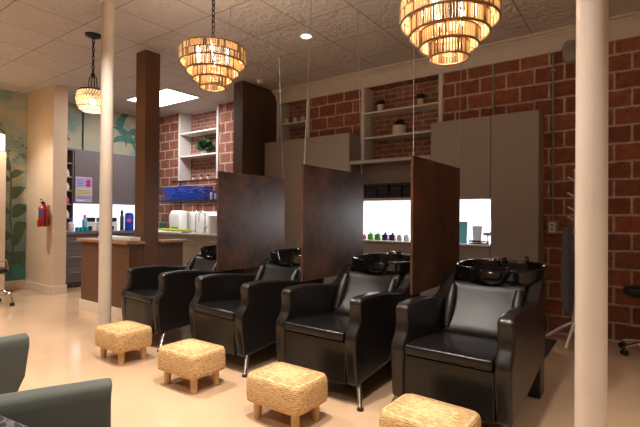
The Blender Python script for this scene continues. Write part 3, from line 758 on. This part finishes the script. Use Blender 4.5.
# ------------------------------------------------------------------ conduit, outlet, speaker, coat stand, stool on the right
t = thing('wall_outlet', 'grey metal outlet box on the brick wall below a thin conduit', 'outlet', (-.778, WY, 1.155))
b = bm_(); box(b, -.052, .052, -.055, -.0008, -.075, .075); obj('box', b, 'box_grey', t, bevel=.006)
b = bm_(); box(b, -.033, .033, -.0585, -.0552, -.055, .055); obj('cover_plate', b, 'label_white', t, bevel=.001, bseg=1)
b = bm_()
for z in (-.022, .022): box(b, -.014, .014, -.0605, -.0586, z-.012, z+.012)
obj('socket', b, 'box_grey', t)
b = bm_(); tube(b, [(0, -.022, .07), (0, -.022, 1.90)], .011, 10); cd = obj('conduit', b, 'box_grey', t, smooth=True)
for z in (.65, 1.72):
    b = bm_(); box(b, -.028, .028, -.036, -.001, z-.01, z+.01); obj('strap', b, 'box_grey', cd)
b = bm_(); tube(b, [(-1.408, WY-.013, 3.07), (-1.408, WY-.013, 2.41)], .009, 10)
tag(obj('conduit', b, 'box_grey', smooth=True), 'short thin conduit on the brick running down behind the taupe wall cabinet', 'pipe')
t = thing('wall_speaker', 'rounded grey speaker high on the brick wall behind the right pole', 'speaker', (-.585, WY, 3.03))
b = bm_(); n = 24; rr = []
for y, sc in ((-.001, .96), (-.07, 1), (-.10, .95), (-.11, .85)):
    ring = []
    for k in range(n):
        th = 2*PI*k/n; c, s = math.cos(th), math.sin(th); q = (abs(c)**4+abs(s)**4)**-.25; ring.append(b.verts.new((.10*sc*q*c, y, .115*sc*q*s)))
    rr.append(ring)
for P, Q in zip(rr, rr[1:]):
    for k in range(n): b.faces.new((P[k], P[(k+1) % n], Q[(k+1) % n], Q[k]))
b.faces.new(rr[0]); b.faces.new(rr[-1][::-1]); obj('cabinet', b, 'speaker', t, smooth=True)
b = bm_(); lathe(b, [(0, 0), (.075, 0), (.07, .004), (0, .005)], segs=24)
for v in b.verts: v.co = Vector((v.co.x, -.1105-v.co.z, v.co.y))
obj('grille', b, 'box_grey', t, smooth=True)

t = thing('coat_stand', 'white wooden coat stand hidden half behind the right cream pole', 'coat stand', (-.525, 5.08, 0))
b = bm_(); tube(b, [(0, 0, .14), (0, 0, 1.72)], [.022, .016], 12); sphere(b, (0, 0, 1.73), .024); obj('post', b, 'white_wood', t, smooth=True)
b = bm_(); tube(b, [(0, 0, .12), (0, 0, .30)], [.032, .032], 14); obj('hub', b, 'white_wood', t, smooth=True)
for a in (2.75, 4.55, .55):
    c, s = math.cos(a), math.sin(a); b = bm_(); tube(b, [(0, 0, .22), (c*.13, s*.13, .14), (c*.30, s*.30, .011)], [.017, .016, .013], 10); obj('leg', b, 'white_wood', t, smooth=True)
for k, (z, a) in enumerate(((1.66, 3.0), (1.50, 3.4), (1.42, .2), (1.36, 2.9), (1.26, 3.6), (1.60, .8), (1.34, 5.6))):
    c, s = math.cos(a), math.sin(a); b = bm_(); tube(b, [(0, 0, z-.035), (c*.075, s*.075, z+.012)], .009, 8); obj('peg', b, 'white_wood', t, smooth=True)
# garment hanging from the stand
b = bm_(); n = 26; rings = []
for z, rx, ry in ((1.17, .022, .02), (1.12, .034, .03), (1.02, .045, .04), (.85, .052, .05), (.6, .056, .055), (.45, .052, .05), (.36, .04, .04), (.31, .02, .02)):
    rings.append([b.verts.new((rx*math.cos(2*PI*k/n)*(1+.16*math.sin(5*2*PI*k/n+z*2)), ry*math.sin(2*PI*k/n)*(1+.16*math.sin(5*2*PI*k/n+z*2)), z)) for k in range(n)])
for P, Q in zip(rings, rings[1:]):
    for k in range(n): b.faces.new((P[k], P[(k+1) % n], Q[(k+1) % n], Q[k]))
b.faces.new(rings[0]); b.faces.new(rings[-1][::-1])
tube(b, [(0, 0, 1.16), (.012, .0, 1.24), (.025, 0, 1.26)], .005, 6)
tag(obj('hanging_cape', b, 'grey_cloth', smooth=True, angle=80), 'grey cloth cape hanging from the white coat stand', 'cape').location = (-.588, 4.99, 0)

t = thing('rolling_stool', 'black rolling stool on a chrome base by the brick wall at right', 'stool', (.06, 5.08, 0))
b = bm_(); lathe(b, [(0, .535), (.17, .535), (.19, .55), (.195, .58), (.185, .61), (.15, .622), (0, .625)], segs=32); obj('seat', b, 'black', t, smooth=True)
b = bm_(); tube(b, [(0, 0, .10), (0, 0, .30)], .025, 14); tube(b, [(0, 0, .30), (0, 0, .535)], .014, 12); obj('gas_post', b, 'chrome', t, smooth=True)
for k in range(5):
    a = 2*PI*k/5+2.6; c, s = math.cos(a), math.sin(a)
    b = bm_(); tube(b, [(0, 0, .115), (c*.12, s*.12, .105), (c*.235, s*.235, .075)], [.02, .017, .011], 10); lg = obj('base_arm', b, 'chrome', t, smooth=True)
    b = bm_()
    for sd in (-.014, .014):
        p = Vector((c*.235, s*.235, .028)) + Vector((-s, c, 0))*sd; tube(b, [p-Vector((-s, c, 0))*.008, p+Vector((-s, c, 0))*.008], .028, 14)
    tube(b, [(c*.235, s*.235, .03), (c*.235, s*.235, .075)], .008, 8); obj('caster', b, 'black', lg, smooth=True)

# ------------------------------------------------------------------ brown counter peninsula
t = thing('half_wall_counter', 'brown painted half wall counter with a wooden ledge beside the square column', 'counter', (-5.5, 2.9, 0))
b = bm_(); box(b, -.555, .60, 0, .185, 0, .90); box(b, .47, .60, .395, .76, 0, .90); obj('half_wall', b, 'brown_col', t, bevel=.003, bseg=1)
b = bm_(); box(b, -.60, .64, -.05, .187, .901, .935); box(b, .42, .645, .40, .80, .901, .935); obj('wooden_ledge', b, 'wood', t, bevel=.006)
b = bm_(); box(b, -.57, .61, -.015, .0, 0, .125); box(b, -.57, -.555, 0, .14, 0, .125); box(b, .60, .615, -.015, .18, 0, .125); box(b, .60, .615, .395, .76, 0, .125); obj('baseboard', b, 'base', t, bevel=.003)
b = bm_(); box(b, -.13, .60, .0, .15, .936, .985); obj('work_top', b, 'pure_white', t, bevel=.01)

# ------------------------------------------------------------------ sink counter along the brick wall
t = thing('sink_counter', 'greige base cabinet run with a grey top under the blue baskets', 'cabinet', (-6.5, 4.85, 0))
b = bm_(); box(b, -1.28, 1.46, .02, WY-4.85-.004, .0, .90); obj('body', b, 'greige', t)
b = bm_(); box(b, -1.28, 1.46, -.02, WY-4.85-.003, .901, .94); obj('countertop', b, 'taupe_edge', t, bevel=.004)
for k, (a, c) in enumerate(((-1.28, -.66), (-.66, -.06), (-.06, .60), (.60, 1.03), (1.03, 1.46))):
    b = bm_(); box(b, a+.003, c-.003, 0, .019, .74, .895); d = obj('drawer', b, 'greige', t, bevel=.002, bseg=1)
    b = bm_(); m_ = (a+c)/2; tube(b, [(m_-.075, -.022, .82), (m_+.075, -.022, .82)], .006, 8); [tube(b, [(m_+s, -.022, .82), (m_+s, 0, .82)], .005, 6) for s in (-.065, .065)]; obj('handle', b, 'steel', d, smooth=True)
    b = bm_(); box(b, a+.003, c-.003, 0, .019, .10, .734); obj('door', b, 'greige', t, bevel=.002, bseg=1)
b = bm_(); box(b, -7.52, -6.0, WY-.014, WY-.004, .942, 1.33)
tag(obj('backsplash', b, 'pure_white'), 'white splashback panel behind the sink and white canister', 'splashback')
lamp('AREA', 'undershelf_glow', (-6.6, WY-.20, 1.46), 4, (1, .97, .95), shape='RECTANGLE', size=1.7, size_y=.08)
t = thing('wall_shelf', 'thin black wall shelf carrying the blue baskets above the sink', 'shelf', (-6.7, WY, 1.51))
b = bm_(); box(b, -.95, .95, -.26, -.002, 0, .03); obj('board', b, 'black', t, bevel=.003)
for x in (-.62, -.1, .42, .85):
    b = bm_(); tube(b, [(x, -.24, .03), (x, -.012, .42)], .004, 6); tube(b, [(x, -.02, -.16), (x, -.02, .42)], .006, 6); obj('bracket', b, 'iron', t, smooth=True)
b = bm_(); tube(b, [(-.92, -.012, .42), (.92, -.012, .42)], .006, 6); obj('rail', b, 'iron', t, smooth=True)
def basket(w, d, h, label):
    t = thing('storage_basket', label, 'basket', (0, 0, 0), 0, 'blue plastic baskets on the black shelf')
    b = bm_(); box(b, -w, w, -d, d, 0, .008)
    for s in (-1, 1):
        nx = max(3, int(w*2/.06)); ny = 3; nz = max(3, int(h/.05))
        for z in [h*k/nz for k in range(nz+1)]:
            tt = .012 if z > h*.6 else .008
            box(b, -w, w, s*d-.004, s*d+.004, max(0, z-tt), z+tt*.6); box(b, s*w-.004, s*w+.004, -d, d, max(0, z-tt), z+tt*.6)
        for k in range(nx+1):
            x = -w+2*w*k/nx; box(b, x-.005, x+.005, s*d-.004, s*d+.004, 0, h)
        for k in range(ny+1):
            y = -d+2*d*k/ny; box(b, s*w-.004, s*w+.004, y-.005, y+.005, 0, h)
    obj('lattice', b, 'bin_blue', t)
    b = bm_()
    for s in (-1, 1): box(b, -w-.008, w+.008, s*d-.009, s*d+.009, h-.012, h+.008); box(b, s*w-.009, s*w+.009, -d-.008, d+.008, h-.012, h+.008)
    box(b, -.05, .05, -d-.012, -d-.003, h*.62, h*.9); obj('rim', b, 'bin_blue', t, bevel=.003)
    return t
bx = [(-7.47, .105, .25, 'tall blue lattice basket leftmost on the black shelf'), (-7.235, .085, .165, 'low blue lattice basket, second from the square column'), (-6.965, .115, .26, 'tall blue lattice basket in the middle of the black shelf'),
      (-6.69, .105, .19, 'blue lattice basket right of the tallest middle basket'), (-6.43, .095, .225, 'blue lattice basket beside the row of small coloured bottles')]
for x, w, h, l in bx: basket(w, .10, h, l).location = (x, WY-.145, 1.541)
cs = ['pure_white', 'royal', 'poster_yellow', 'royal', 'pink', 'royal', 'lightblue']
ds = ['white', 'blue', 'yellow', 'dark blue', 'pink', 'deep blue', 'pale blue']
ps = ['nearest the blue baskets', 'second from the blue baskets', 'third from the blue baskets', 'fourth from the blue baskets', 'fifth from the blue baskets', 'sixth from the blue baskets', 'at the right end']
for k in range(7):
    bottle('bottle', -6.255+.057*k, WY-.15, 1.541, .022, .17-.012*(k % 3), cs[k], 'royal', f'small {ds[k]} bottle on the black shelf, {ps[k]}', group='small bottles on the black shelf', capr=.7)
# things on the sink counter
KT = .941
t = thing('sink_faucet', 'tall chrome gooseneck faucet on the sink counter', 'faucet', (-6.26, 5.14, KT))
b = bm_(); tube(b, [(0, 0, 0), (0, 0, .30)] + [(-.085+.085*math.cos(a), 0, .30+.085*math.sin(a)) for a in [PI*k/10 for k in range(1, 11)]] + [(-.17, 0, .24), (-.17, 0, .19)], .011, 10); obj('spout', b, 'chrome', t, smooth=True)
b = bm_(); lathe(b, [(0, 0), (.028, 0), (.028, .01), (.02, .05), (.02, .11), (0, .115)], segs=16); obj('base', b, 'chrome', t, smooth=True)
b = bm_(); tube(b, [(.015, 0, .08), (.07, 0, .13)], [.009, .006], 8); obj('lever', b, 'chrome', t, smooth=True)
t = thing('sprayer_faucet', 'smaller chrome curved faucet left of the gooseneck faucet', 'faucet', (-6.62, 5.22, KT))
b = bm_(); tube(b, [(0, 0, 0), (0, 0, .30), (.03, -.02, .37), (.08, -.05, .39), (.12, -.08, .35)], .010, 10); obj('spout', b, 'chrome', t, smooth=True)
b = bm_(); lathe(b, [(0, 0), (.026, 0), (.02, .05), (0, .05)], segs=16); obj('base', b, 'chrome', t, smooth=True)
t = thing('canister', 'white lidded canister at the right end of the sink counter', 'canister', (-6.03, 5.18, KT))
b = bm_(); lathe(b, [(0, 0), (.115, 0), (.12, .01), (.125, .29), (0, .29)], segs=28); obj('body', b, 'pure_white', t, smooth=True)
b = bm_(); lathe(b, [(.13, .291), (.13, .31), (.11, .325), (0, .33)], segs=28); obj('lid', b, 'pure_white', t, smooth=True)
t = thing('towel_dispenser', 'white boxy dispenser with a dark slot on the sink counter', 'dispenser', (-7.2, 5.27, KT))
b = bm_(); prism(b, [(-.09, 0), (-.10, .30), (-.05, .40), (.09, .40), (.09, 0)], -.17, .15, 'x'); obj('case', b, 'pure_white', t, bevel=.015)
b = bm_(); box(b, -.07, .11, -.105, -.092, .02, .08); obj('slot', b, 'black', t)
t = thing('drying_tray', 'long lime green tray lying on the sink counter', 'tray', (-6.98, 5.0, KT))
b = bm_(); prism(b, [(-.40, .028), (-.38, 0), (.38, 0), (.40, .028), (.385, .028), (.37, .008), (-.37, .008), (-.385, .028)], -.10, .10, 'y'); obj('base', b, 'pure_white', t)
b = bm_()
for a in ((-.42, .42, -.115, -.095), (-.42, .42, .095, .115), (-.42, -.40, -.095, .095), (.40, .42, -.095, .095)): box(b, *a, .029, .062)
obj('rim', b, 'lime', t, bevel=.004)
bottle('bottle', -7.50, 5.12, KT, .05, .24, 'darkgreen', 'black', 'dark bottle on the sink counter beside the square column')
bottle('bottle', -7.46, 5.30, KT, .045, .30, 'dark_in', 'black', 'tall dark pump bottle left of the white dispenser')

# ------------------------------------------------------------------ dispensary along the left wall
X0 = LX+.006
t = thing('wall_cabinet', 'long grey wall cabinet with a lavender poster, above the lit counter', 'cabinet', (X0, 4.55, 1.455))
b = bm_(); box(b, 0, .33, -.83, .86, 0, .955); obj('body', b, 'grey_cab', t, bevel=.002, bseg=1)
for k in range(3):
    a = -.83+k*.5633; b = bm_(); box(b, .331, .35, a+.002, a+.561, .002, .953-.03); obj('door', b, 'grey_cab', t, bevel=.002, bseg=1)
t = thing('shelf_tower', 'narrow dark open shelf tower stocked with products beside the grey cabinet', 'shelf', (X0, 3.53, .96))
b = bm_(); box(b, 0, .35, -.20, .175, 1.415, 1.45); box(b, .0, .012, -.20, .175, 0, 1.414); obj('carcass', b, 'grey_cab', t)
for y in (-.20, .16):
    b = bm_(); box(b, .013, .35, y, y+.015, 0, 1.414); obj('side_panel', b, 'grey_cab', t)
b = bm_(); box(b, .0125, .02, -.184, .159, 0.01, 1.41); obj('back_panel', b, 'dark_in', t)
for z in (.22, .46, .70, .94, 1.18):
    b = bm_(); box(b, .021, .34, -.184, .159, z, z+.014); obj('shelf_board', b, 'taupe_edge', t)
pc = ['pink', 'pure_white', 'purple', 'pink', 'pure_white', 'label_white', 'red', 'clear', 'pink', 'pure_white']
pn = ['pink', 'white', 'purple', 'pink', 'white', 'cream', 'red', 'pale', 'pink', 'white']
rows = ['lowest', 'second', 'third', 'fourth', 'fifth']
k = 0
for ri, z in enumerate((.235, .475, .715, .955, 1.195)):
    if ri in (4,): continue
    for ci, y in enumerate((-.03, .10)):
        bottle('bottle', X0+.27, 3.53+y, .96+z-.0005, .04, .13 if ci else .10, pc[k], pc[k], f'{pn[k]} bottle on the {rows[ri]} board of the dark tower, {"nearer the poster" if ci else "nearer the cream wall"}', group='products on the dark shelf tower', capr=.6); k += 1
# poster
t = thing('poster', 'small lavender and yellow poster taped to the grey wall cabinet', 'poster', (X0+.3504, 3.885, 1.70))
b = bm_(); box(b, 0, .003, -.145, .145, -.225, .225); obj('sheet', b, 'lav', t)
b = bm_(); box(b, .0031, .0045, -.14, .14, -.10, .01); box(b, .0031, .0045, .02, .13, .05, .20, 1)
box(b, .0031, .0045, -.13, .0, -.21, -.18, 2)
obj('printed_band', b, ['poster_yellow', 'pink', 'label_white'], t)
b = bm_(); sphere(b, (.0045, .075, .14), .035, 12, 8, (.05, 1, 1)); box(b, .0046, .006, .04, .11, .055, .10)
for j in range(4): box(b, .0046, .006, -.125, -.01, .06+j*.035, .07+j*.035)
for j in range(3): box(b, .0046, .006, -.12, .12, -.02-j*.03, -.012-j*.03)
for j in range(2): box(b, .0031, .006, -.12, .12, -.135-j*.025, -.128-j*.025)
obj('print', b, 'ink', t)
# base cabinets
t = thing('base_cabinet', 'dark grey base cabinet with drawers under the lit counter by the cream wall', 'cabinet', (X0, 4.37, 0))
b = bm_(); box(b, 0, .56, -1.03, 1.04, .09, .905); box(b, 0, .50, -1.03, 1.04, 0, .09); obj('body', b, 'grey_cab', t)
b = bm_(); box(b, 0, .60, -1.035, 1.04, .906, .95); obj('countertop', b, 'grey_cab', t, bevel=.003)
for k in range(3):
    for z0, z1 in ((.10, .37), (.376, .635), (.641, .90)):
        a = -1.03+k*.69; b = bm_(); box(b, .561, .58, a+.003, a+.687, z0, z1); d = obj('drawer', b, 'grey_cab', t, bevel=.002, bseg=1)
        m_ = a+.345; zz = z1-.10; b = bm_(); tube(b, [(.605, m_-.13, zz), (.605, m_+.13, zz)], .007, 8); [tube(b, [(.58, m_+s, zz), (.605, m_+s, zz)], .005, 6) for s in (-.11, .11)]; obj('handle', b, 'chrome', d, smooth=True)
b = bm_(); box(b, X0, X0+.012, 3.72, 5.40, .952, 1.453)
tag(obj('backlit_panel', b, 'back_led'), 'glowing white panel behind the grey counter of the left wall', 'light panel')
lamp('AREA', 'dispensary_glow', (X0+.03, 4.55, 1.2), 4.5, (.95, .97, 1), shape='RECTANGLE', size=1.6, size_y=.46).rotation_euler = (0, -PI/2, 0)
QT = .951; QX = X0+.34
for k, l in enumerate(('cyan tub nearest the dark shelf tower on the lit counter', 'cyan tub in the middle of three on the lit counter', 'cyan tub nearest the left pole on the lit counter')):
    t = thing('tub', l, 'tub', (QX+.06, 3.755+.075*k, QT), 0, 'cyan tubs on the lit counter')
    b = bm_(); lathe(b, [(0, 0), (.033, 0), (.036, .01), (.036, .06), (0, .06)], segs=20); obj('body', b, 'cyan', t, smooth=True)
    b = bm_(); lathe(b, [(.037, .061), (.037, .08), (0, .083)], segs=20); obj('lid', b, 'cyan', t, smooth=True)
bottle('bottle', QX-.03, 3.925, QT, .042, .30, 'lightblue', 'pink', 'light blue bottle with a pink cap behind the cyan tubs', capr=.5)
bottle('bottle', QX+.12, 3.62, QT, .05, .22, 'pure_white', 'royal', 'white spray bottle with a blue cap at the foot of the tower', capr=.6)
def dispenser(y, label):
    t = thing('dispenser', label, 'dispenser', (QX-.10, y, QT), 0, 'black and white dispensers on the lit counter')
    b = bm_(); box(b, -.06, .05, -.085, .085, 0, .17); obj('case', b, 'pure_white', t, bevel=.012)
    b = bm_(); box(b, -.055, .055, -.07, .07, .172, .25); obj('hopper', b, 'black', t, bevel=.01)
    b = bm_(); box(b, .051, .075, -.06, .0, .02, .09); obj('tap', b, 'black', t, bevel=.005)
dispenser(4.06, 'black and white dispenser left of the cream pole, nearest the blue bottle')
dispenser(4.26, 'black and white dispenser left of the cream pole, touching its outline')
dispenser(4.47, 'black and white dispenser just right of the cream pole')
bottle('bottle', QX-.0, 4.61, QT, .035, .39, 'darkgreen', 'black', 'tall slim dark green bottle on the lit counter', capr=.7)
t = thing('spray_can', 'big royal blue can with a red emblem on the lit counter', 'can', (QX, 4.755, QT))
b = bm_(); lathe(b, [(0, 0), (.082, 0), (.085, .01), (.085, .29), (.075, .325), (.045, .345), (0, .35)], segs=28); obj('body', b, 'royal', t, smooth=True)
b = bm_(); n = 10; prism(b, [((.034 if k % 2 else .05)*math.cos(2*PI*k/n), (.034 if k % 2 else .05)*math.sin(2*PI*k/n)) for k in range(n)], .078, .088, 'x')
for v in b.verts: v.co.z += .20; v.co = Matrix.Rotation(-.55, 3, 'Z') @ v.co
obj('emblem', b, 'pink', t)
b = bm_(); box(b, .0, .12, -.28, .22, 0, .012); tag(obj('counter_tray', b, 'steel', bevel=.003), 'long low steel tray on the lit counter behind the dispensers', 'tray').location = (QX+.09, 4.33, QT)

# murals: painted ground with leaves laid on it (all one surface)
def leaf(b, y, z, L, w, ang, x, mi, curve=.15):
    c, s = math.cos(ang), math.sin(ang); n = 8; A = []; Bq = []
    for i in range(n+1):
        u = i/n; hw = w*math.sin(PI*u**.8); off = curve*L*math.sin(PI*u)
        for lst, sg in ((A, 1), (Bq, -1)):
            py = u*L; px = off+sg*hw; lst.append((y + px*c - py*s*-1*0 + py*c*0 + (px*0), 0))
        A[-1] = (y + py*c - (off+hw)*s, z + py*s + (off+hw)*c); Bq[-1] = (y + py*c - (off-hw)*s, z + py*s + (off-hw)*c)
    pts = A + Bq[::-1][1:-1]
    x += leaf.k*.00012; leaf.k += 1
    prism(b, pts, x, x+.0015, 'x', mi)
leaf.k = 1
def stem(b, pts, w, x, mi):
    for (y0, z0), (y1, z1) in zip(pts, pts[1:]):
        d = Vector((y1-y0, z1-z0)).normalized(); n = Vector((-d.y, d.x))*w
        prism(b, [(y0+n.x, z0+n.y), (y1+n.x, z1+n.y), (y1-n.x, z1-n.y), (y0-n.x, z0-n.y)], x, x+.0012, 'x', mi)
b = bm_(); x = .004
box(b, 0, x, 1.4, 3.105, .15, CEIL-.001)
cyy = 2.90
stem(b, [(cyy-.02, .20), (cyy+.02, .7), (cyy-.03, 1.2), (cyy-.02, 1.75), (cyy-.04, 2.02)], .012, x, 1)
for (dy, z, L, w, a) in ((-.03, 1.95, .26, .05, 1.7), (-.03, 1.85, .24, .06, .5), (-.02, 1.8, .24, .06, 2.5), (-.02, 1.50, .30, .085, .75), (0, 1.20, .34, .10, .6), (-.02, 1.25, .32, .06, 2.2), (.02, .95, .28, .09, .5), (0, .85, .34, .09, 2.4), (.02, .72, .30, .08, 1.0), (.02, .45, .30, .09, 2.1), (.02, .40, .30, .09, .9), (0, .62, .32, .09, -1.0), (0, .62, .32, .09, 4.2)):
    leaf(b, cyy+dy, z, L, w, a, x, 1)
for k in range(26): leaf(b, 2.86+random.uniform(-.14, .22), 2.35+random.uniform(-.18, .22), random.uniform(.02, .07), .012, random.uniform(0, 6), x, 2)
leaf(b, 2.74, 2.70, .18, .04, 2.9, x, 2); leaf(b, 2.70, 2.78, .14, .03, 2.5, x, 2)
m = struct('wall_left', b, ['mural', 'mleaf', 'mleaf2']); m.location.x = LX+.0005
b = bm_(); box(b, 0, x, 3.325, WY-.01, 2.30, CEIL-.001)
for (y, z, L, w, a) in ((4.55, 3.0, .75, .055, -.75), (4.62, 3.08, .55, .05, -1.1), (4.75, 2.85, .55, .08, 1.15), (4.85, 2.80, .50, .06, .3), (4.60, 2.75, .45, .05, -.2), (4.95, 2.95, .45, .05, -.9), (4.5, 2.62, .55, .04, .1), (3.72, 2.95, .35, .03, -2.2), (3.8, 2.6, .3, .05, 2.2), (3.62, 2.45, .3, .04, 1.0), (5.05, 2.7, .3, .05, .8)):
    leaf(b, y, z, L, w, a, x, 1, .2)
m = struct('wall_left', b, ['mural_top', 'mleaf2']); m.location.x = LX+.0005
b = bm_(); tube(b, [(LX+.02, 4.02, 2.415), (LX+.02, 4.02, CEIL-.001)], .012, 8)
tag(obj('conduit', b, 'darkgreen', smooth=True), 'dark conduit rising over the mural above the grey wall cabinet', 'pipe')

# ------------------------------------------------------------------ fire extinguisher
t = thing('fire_extinguisher', 'red fire extinguisher hanging on the cream wall', 'fire extinguisher', (-7.52, 3.0155, 1.06))
b = bm_(); lathe(b, [(0, 0), (.07, 0), (.078, .01), (.078, .25), (.07, .29), (.035, .325), (.022, .335), (.022, .35), (0, .35)], segs=28); obj('cylinder', b, 'red', t, smooth=True)
b = bm_()
n = 12; 
for a0, a1, z0, z1, mi in ((-2.35, -1.35, .10, .27, 0), (-1.25, -.45, .16, .27, 1)):
    A = []
    for k in range(n+1):
        a = a0+(a1-a0)*k/n; A.append((b.verts.new((.0792*math.cos(a), .0792*math.sin(a), z0)), b.verts.new((.0792*math.cos(a), .0792*math.sin(a), z1))))
    for P, Q in zip(A, A[1:]): b.faces.new((P[0], Q[0], Q[1], P[1])).material_index = mi
obj('sticker', b, ['label_white', 'label_blue'], t)
b = bm_(); box(b, -.02, .02, -.02, .02, .35, .385); tube(b, [(0, 0, .38), (-.03, 0, .415), (-.085, -.01, .43)], .009, 8); tube(b, [(0, 0, .365), (-.04, 0, .38), (-.085, -.01, .385)], .008, 8); obj('valve_handle', b, 'black', t, smooth=True)
b = bm_(); tube(b, [(.02, 0, .37), (.07, -.01, .37), (.095, -.01, .33), (.097, -.01, .12)], .010, 8); tube(b, [(.097, -.01, .12), (.097, -.01, .02)], [.011, .018], 8); obj('hose', b, 'black', t, smooth=True)
b = bm_(); box(b, -.02, .02, .065, .094, .10, .34); obj('bracket', b, 'steel', t)

# ------------------------------------------------------------------ far left: cream station panel, lantern, chrome legged chair
b = bm_(); box(b, -8.06, -7.94, 1.6, 2.655, 0, 2.205); tag(obj('station_panel', b, 'cream', bevel=.006), 'tall cream station panel at the left edge, mural behind it', 'panel')
t = thing('lantern', 'small glowing lantern with an arched dark handle on the cream panel', 'lantern', (-8.0, 2.55, 2.2055))
b = bm_(); box(b, -.05, .05, -.09, .09, .012, .28); obj('shade', b, 'glow_shade', t, bevel=.01)
b = bm_(); box(b, -.055, .055, -.095, .095, 0, .0115); obj('base', b, 'wood', t)
b = bm_(); tube(b, [(0, .10*math.cos(a), .27+.09*math.sin(a)) for a in [PI*k/10 for k in range(11)]], .009, 8); obj('handle', b, 'iron', t, smooth=True)
lamp('POINT', 'lantern_glow', (-7.85, 2.58, 2.36), 4, (1, .70, .40), shadow_soft_size=.05)
t = thing('salon_chair', 'chrome legged salon chair at the far left edge', 'chair', (-7.18, 2.18, 0))
b = bm_(); box(b, -.22, .22, -.24, .20, .44, .52); obj('seat', b, 'black', t, bevel=.03, bseg=3)
b = bm_(); box(b, -.20, .20, -.25, -.19, .50, .88); obj('backrest', b, 'black', t, bevel=.03, bseg=3)
b = bm_(); tube(b, [(0, 0, .18), (0, 0, .44)], .03, 14); obj('post', b, 'chrome', t, smooth=True)
for s in (-1, 1):
    b = bm_(); tube(b, [(s*.225, -.18, .50), (s*.225, -.16, .62), (s*.225, .16, .62), (s*.225, .18, .50)], .014, 10); obj('armrest', b, 'steel', t, smooth=True)
for k in range(4):
    a = PI/4+k*PI/2; c, s = math.cos(a), math.sin(a)
    b = bm_(); tube(b, [(0, 0, .20), (c*.20, s*.20, .20), (c*.29, s*.29, .17), (c*.32, s*.32, .10), (c*.33, s*.33, .03)], .016, 10); lg = obj('leg', b, 'chrome', t, smooth=True)
    b = bm_(); lathe(b, [(0, 0), (.028, 0), (.028, .03), (.018, .045), (0, .045)], (c*.33, s*.33, 0), 14); obj('foot_pad', b, 'black', lg, smooth=True)

# ------------------------------------------------------------------ colour management
w = bpy.data.worlds.new('room'); SC.world = w; w.use_nodes = True
w.node_tree.nodes['Background'].inputs['Color'].default_value = (1, .85, .7, 1); w.node_tree.nodes['Background'].inputs['Strength'].default_value = .0
vs = SC.view_settings; vs.view_transform = 'Standard'; vs.look = 'None'; vs.gamma = 1; vs.use_curve_mapping = False
vs.exposure = 0.35
SC.cycles.max_bounces = 8; SC.cycles.use_denoising = True
SC.cycles.sample_clamp_indirect = 4
